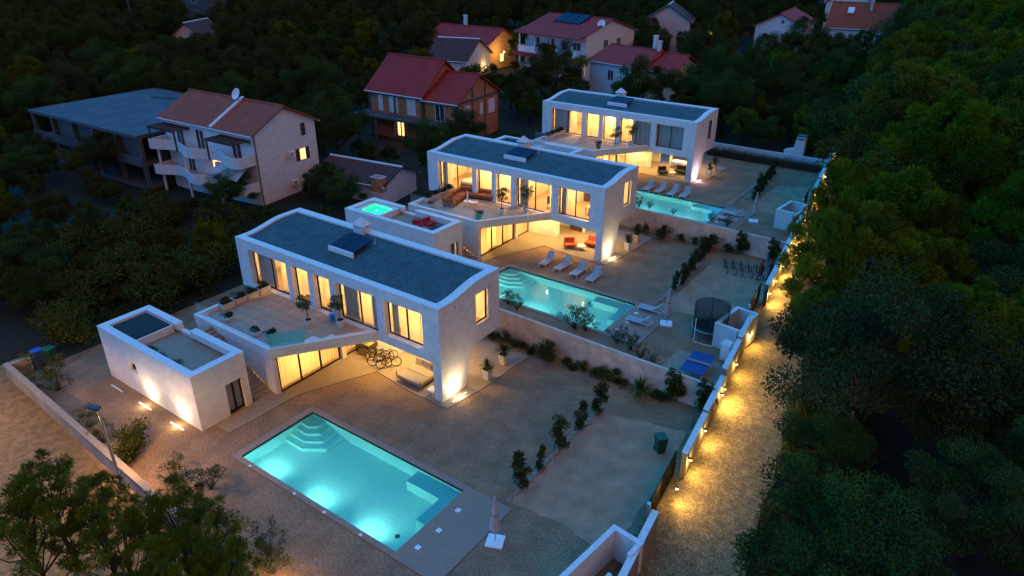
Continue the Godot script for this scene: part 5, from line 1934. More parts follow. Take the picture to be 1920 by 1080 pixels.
	for y in [3.4, 0.2]:
		box(st, Vector3(-7.4, y, 6.5), Vector3(7.4, y + 0.25, 8.4))
		box(st, Vector3(-7.4, y + 0.252, 8.25), Vector3(7.4, y + 1.2, 8.4))
		box(st, Vector3(-7.4, y + 0.252, 6.52), Vector3(-7.25, y + 1.2, 8.25))
	obj("balcony", st, M.house_white, h)
	for x in [-7.3, -3.4, 0.4]:
		st = mb()
		box(st, Vector3(x, 0.45, 8.0), Vector3(x + 0.25, 3.4, 8.24))
		box(st, Vector3(x, 3.65, 8.0), Vector3(x + 0.25, 6.9, 8.24))
		obj("post", st, M.house_white, h)
	st = mb()
	hexa(st, [Vector3(-7.8, 3.0, 9.6), Vector3(6.4, 3.0, 9.6), Vector3(6.4, 3.38, 8.42), Vector3(-7.8, 3.38, 8.42), Vector3(-7.8, 3.12, 9.6), Vector3(6.4, 3.12, 9.6), Vector3(6.4, 3.5, 8.42), Vector3(-7.8, 3.5, 8.42)])
	hexa(st, [Vector3(-7.9, 6.7, 9.0), Vector3(7.9, 6.7, 9.0), Vector3(7.9, 7.4, 6.6), Vector3(-7.9, 7.4, 6.6), Vector3(-7.9, 6.85, 9.0), Vector3(7.9, 6.85, 9.0), Vector3(7.9, 7.55, 6.6), Vector3(-7.9, 7.55, 6.6)])
	obj("porch_roof", st, M.roof_red, h)
	st = mb()
	for k in 3:
		hexa(st, [Vector3(-3.4 + 2.2 * k, 8.3, 3.4), Vector3(-1.4 + 2.2 * k, 8.3, 3.4), Vector3(-1.4 + 2.2 * k, 9.5, 0.4), Vector3(-3.4 + 2.2 * k, 9.5, 0.4), Vector3(-3.4 + 2.2 * k, 8.6, 3.4), Vector3(-1.4 + 2.2 * k, 8.6, 3.4), Vector3(-1.4 + 2.2 * k, 9.8, 0.4), Vector3(-3.4 + 2.2 * k, 9.8, 0.4)])
	obj("solar_panels", st, M.dark_panel, h)
	dish("satellite dish at the right end of the red roof with solar panels", Vector3(-18.6, G(-91) + 8.2, -87.0), 0.75)
	h = house("gabled_house", "red roofed house with a white dormer side behind the farthest villa", -8.14, -79.57, -0.23, 9.7, 10.6, 5.2, 7.0, M.house_white, M.roof_red, [["f", 2.6, 2.6, 1.2, 1.6, D, false], ["f", -1.0, 2.6, 1.2, 1.6, D, false], ["r", -3.2, 2.6, 1.0, 1.6, D, false]])
	chimney(h, 3.2, -0.6, 6.4, 9.0, M.house_white)
	h = house("cream_house", "cream walled house with a short red roof just behind the farthest villa", -2.2, -79.0, 0.07, 5.6, 9.4, 4.9, 6.6, M.house_cream, M.roof_red, [["r", 1.0, 2.6, 0.9, 1.2, D, false], ["r", 1.0, 0.4, 1.0, 1.4, D, false]])
	chimney(h, -1.6, 0.4, 5.8, 8.4, M.house_white)
	h = house("villa_with_red_roof", "broad white house with a wide red roof and a roof window beside the pine wood", 13.16, -140.1, 0.1, 13.2, 8.2, 3.8, 7.95, M.house_white, M.roof_orange, [["f", 2.6, 0.3, 1.5, 2.4, D, false], ["f", -4.6, 1.2, 1.2, 1.2, D, false], ["f", -1.2, 1.2, 1.2, 1.2, D, false]])
	chimney(h, 0.6, 1.2, 6.8, 8.6, M.house_pink)
	st = mb()
	hexa(st, [Vector3(-3.6, 6.15, 2.2), Vector3(-2.4, 6.15, 2.2), Vector3(-2.4, 7.1, 1.25), Vector3(-3.6, 7.1, 1.25), Vector3(-3.6, 6.35, 2.3), Vector3(-2.4, 6.35, 2.3), Vector3(-2.4, 7.3, 1.35), Vector3(-3.6, 7.3, 1.35)])
	obj("roof_window", st, M.white_metal, h)
	house("white_gable_house", "white house whose gable faces the camera, left of the broad red roof", 1.27, -125.9, -1.47, 14.0, 8.6, 5.5, 7.6, M.house_white, M.roof_red, [["r", -2.0, 2.4, 1.1, 1.5, D, false], ["r", 1.3, 2.4, 1.3, 1.5, D, false], ["r", 0.3, 5.9, 0.6, 0.7, D, false]])
	house("pale_gable_house", "pale house with a crimson roof behind the white gable house", 6.0, -156.0, -1.35, 12.0, 9.5, 6.6, 9.6, M.house_white, M.roof_red, [["r", 1.0, 4.4, 1.0, 1.4, D, false], ["r", -2.0, 4.4, 0.9, 1.2, D, false]])
	house("pink_gable_house", "pale pink gable at the top edge right of the balcony house", -20.0, -118.0, -1.25, 9.0, 9.0, 6.0, 8.8, M.house_pink, M.roof_brown)
	house("small_gable_house", "small pink gabled house with a white corner among the dark trees at upper left", -104.0, -64.5, -1.1, 9.0, 7.0, 4.6, 7.2, M.house_pink, M.roof_brown, [["r", -0.6, 1.0, 1.0, 3.6, M.house_white, false], ["r", 1.8, 2.0, 0.8, 1.2, D, false]])
	var bt := thing("tower_house", "pale blue tower like house at the upper left edge", "house", Vector3(-127.0, G(-82), -82.0), 0.2)
	st = mb()
	box(st, Vector3(-3.5, -1, -3.5), Vector3(3.5, 11.0, 3.5))
	obj("walls", st, M.raw_concrete, bt)
	for q in [1.5, 4.8, 8.1]:
		window(bt, Vector3(-0.6, q, 3.53), 0.0, 1.8, 1.7, 2, D, M.house_white)
	var ow := thing("ochre_garage", "ochre garage wall lit by a street lamp at the upper left", "garage", Vector3(-113.0, G(-98), -98.0), 0.3)
	st = mb()
	box(st, Vector3(-4.5, -1, -3), Vector3(4.5, 3.6, 3))
	obj("walls", st, M.house_orange, ow)
	st = mb()
	box(st, Vector3(-4.8, 3.602, -3.3), Vector3(4.8, 3.85, 3.3))
	obj("flat_roof", st, M.raw_concrete, ow)
	window(ow, Vector3(-2.2, 0.0, 3.03), 0.0, 2.6, 2.3, 3, D, M.house_white)
	# fireplace wall beyond the last yard
	var fp := thing("outdoor_fireplace", "white outdoor fireplace with a tall chimney by the back wall of the last yard", "fireplace", Vector3(23.8, 1.9, -58.9), 0.0)
	st = mb()
	front_prism(st, pv([-1.6, 0, 0.6, 0, 0.6, 3.3, -0.3, 3.3, -0.6, 1.8, -1.6, 1.5]), -0.45, 0.35)
	obj("body", st, M.house_white, fp)
	st = mb()
	box(st, Vector3(-0.35, 3.302, -0.5), Vector3(0.65, 3.42, 0.4))
	box(st, Vector3(-0.25, 2.9, 0.352), Vector3(0.5, 3.1, 0.37))
	obj("cap", st, M.dark_steel, fp)
	# lit lamps of the neighbourhood
	street_lamp(Vector3(-110.0, G(-92), -92.0), 5.5, 0.0, 20.0, "lit street lamp in front of the ochre garage at the upper left")
	street_lamp(Vector3(-16.5, G(-150), -150.0), 6.0, 0.0, 30.0, "lit street lamp on the road left of the white gable house")
	street_lamp(Vector3(-8.5, G(-112), -112.0), 5.0, 0.0, 14.0, "lit street lamp behind the cream house")
	porch(Vector3(-37.6, G(-85) + 3.2, -84.5), 3.0, "porch lamp of the ochre bungalow")
	porch(Vector3(-37.0, G(-78) + 1.6, -78.0), 2.0, "garden lamp beside the brown roofed cottage")
	porch(Vector3(-19.5, G(-80) + 1.2, -80.0), 1.2, "garden lamp below the balcony house")
	porch(Vector3(-13.6, G(-40) + 1.7, -40.4), 1.6, "garden lamp beside the brick house")
	porch(Vector3(-91.0, G(-23) + 1.5, -22.5), 1.5, "distant warm lamp among the trees at the far left")

func street_lamp(at: Vector3, h: float, turn: float, e: float, label: String) -> void:
	var l := thing("street_lamp", label, "street lamp", at, turn, "")
	var st := mb()
	tube(st, Vector3(0, -0.4, 0), Vector3(0, h - 0.15, 0), 0.085, 0.055, 10)
	tube(st, Vector3(0, 0.6, 0.12), Vector3(0, 1.4, 0.12), 0.05, 0.05, 6)
	obj("post", st, M.steel, l)
	st = mb()
	rbox(st, Vector3(-0.55, h - 0.1, -0.16), Vector3(0.12, h + 0.02, 0.16), 0.05)
	obj("head", st, M.dark_steel, l)
	st = mb()
	box(st, Vector3(-0.48, h - 0.125, -0.11), Vector3(-0.08, h - 0.102, 0.11))
	obj("lamp_glass", st, M.lamp_warm, l)
	spot(l, Vector3(-0.28, h - 0.16, 0), Vector3(-0.28, 0, 0.4), e, 82.0, lin(1.0, 0.52, 0.17), 0.18, 0.3)

func porch(at: Vector3, e: float, label: String) -> void:
	var l := thing("garden_lamp", label, "garden lamp", at)
	var st := mb()
	lathe(st, [[0.0, -0.16], [0.12, -0.1], [0.17, 0.0], [0.12, 0.1], [0.0, 0.16]], Vector3.ZERO, 12)
	obj("globe_bulb", st, M.lamp_warm, l)
	st = mb()
	tube(st, Vector3(0, -at.y + G(at.z), 0), Vector3(0, -0.15, 0), 0.03, 0.03, 6)
	obj("post", st, M.dark_steel, l)
	omni(l, Vector3.ZERO, e, lin(1.0, 0.55, 0.18), 0.14)

func ground_strip(at: Vector3, turn: float, aim: Vector3, e: float, label: String, m: Material, c: Color) -> void:
	var l := thing("ground_light_strip", label, "light strip", at, turn, "")
	var st := mb()
	rbox(st, Vector3(-0.72, -0.02, -0.06), Vector3(0.72, 0.035, 0.06), 0.01)
	obj("housing", st, M.steel, l)
	st = mb()
	box(st, Vector3(-0.66, 0.0355, -0.035), Vector3(0.66, 0.05, 0.035))
	obj("light_bar", st, m, l)
	if e > 0.0:
		spot(l, Vector3(0, 0.12, 0), Vector3(0, 0.12, 0) + aim, e, 70.0, c, 0.3, 1.0)
		omni(l, Vector3(0, 0.28, 0), e * 0.12, c, 0.12)

# ---------------------------------------------------------------- placing
func things() -> void:
	rng.seed = 5
	var o1: Vector3 = OFF[1]
	var o2: Vector3 = OFF[2]
	# loungers
	var lg := sun_lounger()
	var nth := ["leftmost", "second from left", "third from left", "rightmost"]
	for i in 2:
		for k in 4:
			var p: Vector3 = ([Vector3(14.35, 1.0, -19.6), Vector3(15.95, 1.0, -19.5), Vector3(17.55, 1.0, -19.35), Vector3(19.1, 1.0, -19.2)] if i == 0 else [Vector3(13.8, 1.9, -40.1), Vector3(15.15, 1.9, -40.15), Vector3(16.55, 1.9, -40.15), Vector3(17.85, 1.9, -40.2)])[k]
			tag(dup(lg, "sun_lounger", p, [0.05, -0.04, 0.02, 0.06][k]), "%s of the four pale loungers beside the %s pool" % [nth[k], ["middle", "farthest"][i]], "sun lounger", "loungers beside the pools")
		for k in 2:
			var p: Vector3 = [[Vector3(25.45, 1.0, -14.55), Vector3(25.35, 1.0, -16.75)], [Vector3(23.9, 1.9, -35.9), Vector3(23.9, 1.9, -37.6)]][i][k]
			tag(dup(lg, "sun_lounger", p, -PI / 2 + 0.03), "%s of the two loungers facing the end of the %s pool by the shut umbrella" % [["nearer", "farther"][k], ["middle", "farthest"][i]], "sun lounger", "loungers beside the pools")
	lg.free()
	for k in 3:
		var u := thing("folded_umbrella", ["folded white umbrella on a square slab beside the nearest pool", "folded white umbrella beside the two loungers of the middle pool", "folded white umbrella beside the farthest pool"][k], "umbrella", [Vector3(28.75, 0.0, 7.15), Vector3(27.05, 1.0, -15.7), Vector3(25.95, 1.9, -37.3)][k], 0.4, "folded umbrellas by the pools")
		umbrella_shut(u)
	# bicycles
	var bk := bicycle()
	for k in 5:
		tag(dup(bk, "bicycle", Vector3(27.2 + 0.63 * k, 1.012, -26.95 - 0.09 * k), -1.0 + rnd(-0.1, 0.1)), "%s bicycle in the row parked before the far white wall" % ["first, leftmost", "second", "third", "fourth", "fifth, nearest the walkers"][k], "bicycle", "bicycles parked in a row")
	for k in 4:
		tag(dup(bk, "bicycle", [Vector3(12.5, 0.045, -1.25), Vector3(13.0, 0.045, -1.5), Vector3(13.15, 0.045, -0.75), Vector3(13.75, 0.045, -1.0)][k], [0.75, 1.05, 0.55, 0.9][k]), "bicycle %s the cluster parked under the nearest villa" % ["at the left of", "at the back of", "at the front of", "at the right of"][k], "bicycle", "bicycles under the nearest villa")
	bk.free()
	# games table under the nearest villa
	var gt := thing("games_table", "dark football table with a bright green top under the nearest villa", "games table", Vector3(11.15, 0.045, -1.45), 0.0)
	var st := mb()
	for s in [[-0.75, 0.62, -0.42, 0.75, 0.92, -0.36], [-0.75, 0.62, 0.36, 0.75, 0.92, 0.42], [-0.75, 0.62, -0.36, -0.69, 0.92, 0.36], [0.69, 0.62, -0.36, 0.75, 0.92, 0.36]]:
		box(st, Vector3(s[0], s[1], s[2]), Vector3(s[3], s[4], s[5]))
	obj("table_frame", st, M.dark_wood, gt)
	st = mb()
	box(st, Vector3(-0.69, 0.80, -0.36), Vector3(0.69, 0.83, 0.36))
	obj("playing_surface", st, M.felt, gt)
	for x in [-0.62, 0.62]:
		for z in [-0.32, 0.32]:
			st = mb()
			tube(st, Vector3(x, 0, z), Vector3(x, 0.62, z), 0.045, 0.06, 7)
			obj("leg", st, M.dark_wood, gt)
	for k in 6:
		st = mb()
		tube(st, Vector3(-0.55 + 0.22 * k, 0.88, -0.62), Vector3(-0.55 + 0.22 * k, 0.88, 0.62), 0.01, 0.01, 6)
		for z in [-0.2, 0.0, 0.2]:
			box(st, Vector3(-0.57 + 0.22 * k, 0.835, z - 0.02), Vector3(-0.53 + 0.22 * k, 0.93, z + 0.02))
		obj("player_rod", st, M.steel, gt)
	# daybed under the nearest villa with the palm behind
	var db := thing("daybed", "pale double daybed with a striped back under the right end of the nearest villa", "daybed", Vector3(16.3, 0.045, -1.15), 0.0)
	st = mb()
	for x in [-1.05, 1.0]:
		for z in [-0.9, 0.95]:
			tube(st, Vector3(x, 0, z), Vector3(x, 0.72 if z > 0 else 0.5, z), 0.025, 0.025, 6)
	box(st, Vector3(-1.05, 0.24, -0.9), Vector3(1.05, 0.30, 1.0))
	obj("frame", st, M.rattan, db)
	for k in 2:
		st = mb()
		rbox(st, Vector3(-1.0, 0.305, -0.85 + 0.92 * k), Vector3(1.0, 0.45, 0.05 + 0.92 * k), 0.04)
		obj("mattress", st, M.beige_fabric, db)
	st = mb()
	for k in 3:
		var xf := Transform3D(Basis(Vector3.RIGHT, -0.25), Vector3(0, 0.45, -0.8))
		rbox(st, Vector3(-1.0 + 0.68 * k, 0.0, -0.1), Vector3(-0.36 + 0.68 * k, 0.42, 0.05), 0.04, xf)
	obj("back_cushions", st, M.beige_fabric, db)
	var pl := pot("plant_pot", Vector3(17.9, 0.045, -2.6), 0.45, 0.26, M.pot_white, "white pot holding a leafy plant behind the daybed")
	plant("sprig", "pot_plant", Vector3(17.9, 0.45, -2.6), "leafy plant behind the daybed under the nearest villa", "plant", "", 1.1, 1)
	var sd := thing("side_stool", "small pale stool beside the end wall under the nearest villa", "stool", Vector3(18.2, 0.045, -0.35))
	st = mb()
	rbox(st, Vector3(-0.28, 0.3, -0.28), Vector3(0.28, 0.4, 0.28), 0.03)
	obj("seat", st, M.white_metal, sd)
	st = mb()
	for x in [-0.22, 0.2]:
		for z in [-0.22, 0.2]:
			box(st, Vector3(x, 0, z), Vector3(x + 0.04, 0.3, z + 0.04))
	obj("legs", st, M.white_metal, sd)
	# corner sofa and table on the middle terrace
	var so := thing("corner_sofa", "rust coloured corner sofa on the middle terrace", "sofa", o1 + Vector3(5.6, 3.11, 1.1), 0.25)
	st = mb()
	rbox(st, Vector3(-1.3, 0, -1.55), Vector3(2.5, 0.16, -0.55), 0.03)
	rbox(st, Vector3(-1.3, 0, -0.55), Vector3(-0.3, 0.16, 2.3), 0.03)
	obj("base", st, M.dark_wood, so)
	for q in [[-0.3, -1.3, 0.62, -0.52], [0.66, -1.3, 1.56, -0.52], [1.6, -1.3, 2.46, -0.52], [-1.05, -0.5, -0.28, 0.42], [-1.05, 0.46, -0.28, 1.36], [-1.05, 1.4, -0.28, 2.28], [-1.05, -1.3, -0.34, -0.54]]:
		st = mb()
		rbox(st, Vector3(q[0], 0.16, q[1]), Vector3(q[2], 0.45, q[3]), 0.06)
		obj("seat_cushion", st, M.rust_fabric, so)
	for q in [[-1.3, -1.58, 0.6, -1.25], [0.64, -1.58, 2.5, -1.25], [-1.38, -1.2, -1.04, 0.5], [-1.38, 0.54, -1.04, 2.3], [2.3, -1.24, 2.56, -0.5], [-1.02, 2.1, -0.28, 2.38]]:
		st = mb()
		rbox(st, Vector3(q[0], 0.16, q[1]), Vector3(q[2], 0.80, q[3]), 0.09)
		obj("back_cushion", st, M.rust_fabric, so)
	for k in 2:
		var tb := thing("coffee_table", ["white topped coffee table left in front of the rust sofa", "white topped coffee table right in front of the rust sofa"][k], "coffee table", o1 + [Vector3(6.55, 3.11, 2.1), Vector3(7.25, 3.11, 2.0)][k])
		low_table(tb, M.white_metal, 0.34)
	var ln := thing("lantern", "slim white conical lantern on the coffee table by the rust sofa", "lantern", o1 + Vector3(6.55, 3.51, 2.1))
	st = mb()
	lathe(st, [[0.0, 0.0], [0.10, 0.0], [0.07, 0.45], [0.03, 0.95], [0.0, 0.97]], Vector3.ZERO, 12)
	obj("body", st, M.white_metal, ln)
	# lounge sets under the middle and farthest villas
	for i in 2:
		var of: Vector3 = [o1, o2][i]
		var fm: Material = [M.red_fabric, M.dark_fabric][i]
		var fr: Material = [M.rattan, M.rattan][i]
		var a := thing("armchair", ["red cushioned round armchair under the middle villa", "dark cushioned round armchair under the farthest villa"][i], "armchair", of + Vector3(15.55, 0.045, -1.15), 0.75)
		cushion_seat(a, 1.1, fm, fr)
		a = thing("loveseat", ["red cushioned loveseat under the middle villa", "dark cushioned loveseat under the farthest villa"][i], "sofa", of + Vector3(17.2, 0.045, -2.6), 0.05)
		cushion_seat(a, 1.75, fm, fr)
		a = thing("coffee_table", ["glass topped table between the red seats", "low table between the dark seats"][i], "coffee table", of + Vector3(16.6, 0.045, -1.35))
		low_table(a, M.steel, 0.38)
	var dt := thing("dining_table", "long white dining table behind the dark loveseat", "dining table", o2 + Vector3(16.4, 0.045, -4.6))
	st = mb()
	rbox(st, Vector3(-1.25, 0.70, -0.5), Vector3(1.25, 0.76, 0.5), 0.01)
	obj("table_top", st, M.white_metal, dt)
	for x in [-1.15, 1.09]:
		for z in [-0.42, 0.36]:
			st = mb()
			box(st, Vector3(x, 0, z), Vector3(x + 0.06, 0.70, z + 0.06))
			obj("leg", st, M.white_metal, dt)
	var kb := thing("kitchen_counter", "dark outdoor kitchen counter behind the red armchair", "counter", o1 + Vector3(13.6, 0.045, -4.9))
	st = mb()
	box(st, Vector3(-0.35, 0, -0.7), Vector3(0.9, 0.88, 0.0))
	obj("cabinet", st, M.dark_wood, kb)
	st = mb()
	box(st, Vector3(-0.4, 0.882, -0.75), Vector3(0.95, 0.93, 0.05))
	obj("worktop", st, M.steel, kb)
	# bed and desk inside the middle villa
	var bd := thing("bed", "double bed with a white throw seen through the left window of the middle villa", "bed", o1 + Vector3(3.6, 3.13, -2.6), 0.0)
	st = mb()
	rbox(st, Vector3(-0.95, 0.05, -1.0), Vector3(0.95, 0.35, 1.0), 0.03)
	obj("base", st, M.dark_wood, bd)
	st = mb()
	rbox(st, Vector3(-0.92, 0.352, -0.98), Vector3(0.92, 0.58, 0.98), 0.07)
	obj("mattress", st, M.beige_fabric, bd)
	st = mb()
	rbox(st, Vector3(-0.94, 0.40, 0.1), Vector3(0.5, 0.61, 0.75), 0.04)
	obj("throw", st, M.white_fabric, bd)
	var ch := thing("dining_chair", "dark chair seen inside the fourth upper window of the middle villa", "chair", o1 + Vector3(13.0, 3.13, -1.6), 0.6)
	st = mb()
	rbox(st, Vector3(-0.24, 0.42, -0.24), Vector3(0.24, 0.5, 0.24), 0.03)
	obj("seat", st, M.dark_fabric, ch)
	st = mb()
	box(st, Vector3(-0.23, 0.5, -0.26), Vector3(0.23, 1.0, -0.20))
	obj("backrest", st, M.dark_fabric, ch)
	for x in [-0.22, 0.19]:
		for z in [-0.22, 0.19]:
			st = mb()
			box(st, Vector3(x, 0, z), Vector3(x + 0.03, 0.42, z + 0.03))
			obj("leg", st, M.black_metal, ch)
	var dk := thing("desk", "wooden desk seen inside the right upper window of the middle villa", "desk", o1 + Vector3(17.2, 3.13, -2.2))
	st = mb()
	box(st, Vector3(-0.7, 0.7, -0.35), Vector3(0.7, 0.75, 0.35))
	obj("desk_top", st, M.wood_floor, dk)
	for x in [-0.66, 0.6]:
		for z in [-0.3, 0.24]:
			st = mb()
			box(st, Vector3(x, 0, z), Vector3(x + 0.06, 0.70, z + 0.06))
			obj("leg", st, M.black_metal, dk)
	# a few things seen through the windows
	for q in [[Vector3(5.2, 3.13, -5.2), 0, "left upper window of the nearest villa"], [Vector3(9.0, 3.13, -5.25), 1, "third upper window of the middle villa"], [Vector3(6.9, 3.13, -5.25), 2, "second upper window of the farthest villa"], [Vector3(15.2, 3.13, -5.2), 1, "right upper window of the middle villa"]]:
		var wr := thing("wardrobe", "wooden wardrobe seen through the %s" % q[2], "wardrobe", OFF[q[1]] + q[0])
		st = mb()
		box(st, Vector3(-0.6, 0, -0.3), Vector3(0.6, 2.1, 0.28))
		obj("case", st, M.wood_floor, wr)
		for x in [-0.58, 0.01]:
			st = mb()
			box(st, Vector3(x, 0.05, 0.282), Vector3(x + 0.57, 2.05, 0.305))
			obj("door", st, M.dark_wood if q[1] == 1 else M.wood_floor, wr)
	for q in [[Vector3(6.8, 5.0, -5.55), 1, "second upper window of the middle villa"], [Vector3(12.3, 4.9, -5.55), 1, "fourth upper window of the middle villa"], [Vector3(9.0, 4.9, -5.55), 2, "third upper window of the farthest villa"]]:
		var pc := thing("wall_picture", "framed plain picture on the wall behind the %s" % q[2], "picture", OFF[q[1]] + q[0])
		st = mb()
		box(st, Vector3(-0.5, -0.35, -0.02), Vector3(0.5, 0.35, 0.0))
		obj("canvas", st, M.beige_fabric, pc)
		st = mb()
		for s in [[-0.54, -0.39, 0.54, -0.35], [-0.54, 0.35, 0.54, 0.39], [-0.54, -0.35, -0.5, 0.35], [0.5, -0.35, 0.54, 0.35]]:
			box(st, Vector3(s[0], s[1], -0.03), Vector3(s[2], s[3], 0.02))
		obj("frame", st, M.black_metal, pc)
	# red seats on the annex roof
	for k in 2:
		var rc := thing("floor_cushion", ["left crimson seat on the roof of the middle annex", "right crimson seat on the roof of the middle annex"][k], "seat", o1 + [Vector3(6.6, 3.12, 9.0), Vector3(7.0, 3.12, 7.85)][k], 0.5 + k)
		st = mb()
		rbox(st, Vector3(-0.42, 0.0, -0.42), Vector3(0.42, 0.28, 0.42), 0.08)
		obj("seat_cushion", st, M.crimson, rc)
		st = mb()
		rbox(st, Vector3(-0.42, 0.28, -0.42), Vector3(0.42, 0.62, -0.22), 0.07)
		obj("back_cushion", st, M.crimson, rc)
	var lt := thing("low_bench", "dark low bench at the right corner of the middle annex roof", "bench", o1 + Vector3(8.5, 3.12, 8.9), 0.1)
	st = mb()
	rbox(st, Vector3(-0.5, 0.16, -0.7), Vector3(0.5, 0.34, 0.7), 0.04)
	obj("seat", st, M.dark_panel, lt)
	st = mb()
	for z in [-0.6, 0.54]:
		box(st, Vector3(-0.45, 0, z), Vector3(0.45, 0.16, z + 0.06))
	obj("legs", st, M.dark_steel, lt)
	# terrace pots
	for i in 3:
		var of: Vector3 = OFF[i]
		var w: String = ["nearest", "middle", "farthest"][i]
		for k in 4:
			var p := of + Vector3(2.98, 3.11, 3.35 - 1.0 * k)
			var t := thing("planter_box", "%s white planter box along the left edge of the %s terrace" % [["first", "second", "third", "fourth"][k], w], "planter", p, 0.0, "white planter boxes")
			st = mb()
			hexa(st, [Vector3(-0.2, 0, 0.42), Vector3(0.2, 0, 0.42), Vector3(0.2, 0, -0.42), Vector3(-0.2, 0, -0.42), Vector3(-0.27, 0.46, 0.46), Vector3(0.27, 0.46, 0.46), Vector3(0.27, 0.46, -0.46), Vector3(-0.27, 0.46, -0.46)])
			obj("box", st, M.pot_white, t)
			st = mb()
			box(st, Vector3(-0.24, 0.46, -0.43), Vector3(0.24, 0.468, 0.43))
			obj("earth", st, M.soil, t)
			plant("mound", "planter_plant", p + Vector3(0, 0.45, 0.0), "low plants in the %s planter box of the %s terrace" % [["first", "second", "third", "fourth"][k], w], "plant", "low plants in planters", 1.25, k % 3)
	for q in [[Vector3(9.58, 3.11, 1.81), 0, "nearest terrace, left tree"], [Vector3(11.29, 3.11, 0.62), 0, "nearest terrace, right tree"], [Vector3(10.48, 3.11, 2.22), 1, "middle terrace, left tree"], [Vector3(12.0, 3.11, 0.7), 1, "middle terrace, right tree"], [Vector3(11.23, 3.11, 2.4), 2, "farthest terrace, left tree"], [Vector3(12.2, 3.11, 0.75), 2, "farthest terrace, right tree"]]:
		var p: Vector3 = OFF[q[1]] + q[0]
		pot("plant_pot", p, 0.55, 0.29, M.pot_white, "white pot of the %s" % q[2])
		plant("olive", "potted_tree", p + Vector3(0, 0.5, 0), "small leafy tree in a white pot on the %s" % q[2], "tree", "potted trees on the terraces", 1.15, 0 if q[0].x < 11.5 and q[1] != 1 else 1)
	for q in [[Vector3(4.56, 3.11, 4.4), 0, "left", M.pot_white], [Vector3(7.7, 3.11, 4.5), 0, "middle", M.pot_white], [Vector3(9.2, 3.11, 4.45), 0, "frosted pane", M.pot_green], [Vector3(9.66, 3.11, 4.43), 1, "green", M.pot_green], [Vector3(4.2, 3.11, 4.3), 1, "left", M.pot_white], [Vector3(9.78, 3.11, 3.6), 2, "dark", M.dark_steel]]:
		var p: Vector3 = OFF[q[1]] + q[0]
		var big: bool = q[3] != M.pot_white
		pot("plant_pot", p, 0.62 if big else 0.32, 0.30 if big else 0.36, q[3], "%s bowl or urn at the glass edge of the %s terrace" % [q[2], ["nearest", "middle", "farthest"][q[1]]])
		plant("mound", "bowl_plant", p + Vector3(0, 0.56 if big else 0.28, 0), "low plant in the %s bowl or urn at the edge of the %s terrace" % [q[2], ["nearest", "middle", "farthest"][q[1]]], "plant", "", 1.1, 1)
	var bu := thing("blue_stool", "bright blue tub stool by the windows of the nearest terrace", "stool", Vector3(10.2, 3.11, 0.35))
	st = mb()
	lathe(st, [[0.0, 0.0], [0.2, 0.0], [0.16, 0.2], [0.22, 0.45], [0.0, 0.46]], Vector3.ZERO, 14)
	obj("body", st, M.bucket_blue, bu)
	# yuccas in square pots by the end walls
	for i in 3:
		for k in 2:
			var p: Vector3 = OFF[i] + [Vector3(19.95, 0.045, -3.75), Vector3(19.75, 0.045, -5.85)][k]
			var nm := "%s one behind the end wall of the %s villa" % [["nearer", "farther"][k], ["nearest", "middle", "farthest"][i]]
			pot("plant_pot", p, 0.75, 0.27, M.pot_white, "tall square white pot, the " + nm, true)
			plant("rosette", "yucca", p + Vector3(0, 0.65, 0), "spiky potted yucca, the " + nm, "yucca", "yuccas in square pots", 1.35 if k == 1 else 1.15, k)
	# annex roof plants of the nearest villa
	for k in 3:
		plant("mound", "roof_plant", Vector3(4.3 + 1.3 * k, 3.12, 9.65), "%s dry tuft along the front parapet of the nearest annex roof" % ["left", "middle", "right"][k], "plant", "", 1.3, k)
	# rows of young evergreens between yard and parking
	for i in 3:
		for k in 5:
			var bx: float = 27.72 - (0.0 if i == 0 else (1.2 if i == 1 else 1.6)) - (0.0 if i == 0 else 0.22 * k)
			var p: Vector3 = Vector3(bx + (-1.35 + 0.2 if i == 1 else (-2.3 if i == 2 else 0.0)), OFF[i].y, [3.45, 1.6, -0.35, -2.7, -4.7][k] + OFF[i].z + (0.0 if i == 0 else -2.2))
			for j in (1 if i == 0 else 2):
				var q := p + Vector3(rnd(-0.15, 0.15), 0, -1.1 * j)
				plant("column", "young_evergreen", q, "young evergreen %s in the row beside the %s parking pad%s" % [["one", "two", "three", "four", "five"][k], ["nearest", "middle", "farthest"][i], "" if i == 0 else (", nearer twin" if j == 0 else ", farther twin")], "shrub", "young evergreens beside the parking pads", (rnd(1.0, 1.25) if i == 0 else rnd(0.7, 0.9)) * (0.8 if (i == 0 and k == 1) else 1.0), k % 3)
			var sn := mb()
			if i == 0:
				pass
	for i in 3:   # rough kerb stones under the row
		var kb2 := thing("stone_edging", "rough stone edging under the row of evergreens of the %s yard" % ["nearest", "middle", "farthest"][i], "edging", OFF[i] + Vector3(27.62 - [0.0, 1.1, 2.3][i], 0, 0))
		var sm := mb()
		rbox(sm, Vector3(-0.16, -0.05, -0.22), Vector3(0.16, 0.11, 0.22), 0.05)
		var ms := sm.commit()
		for k in 22:
			inst("edging_stone", ms, M.old_wall, kb2, Transform3D(Basis(Vector3.UP, rnd(-0.5, 0.5)).scaled(Vector3(rnd(0.7, 1.2), rnd(0.6, 1.1), rnd(0.7, 1.1))), Vector3(rnd(-0.06, 0.06), 0, 4.3 - 0.43 * k)))
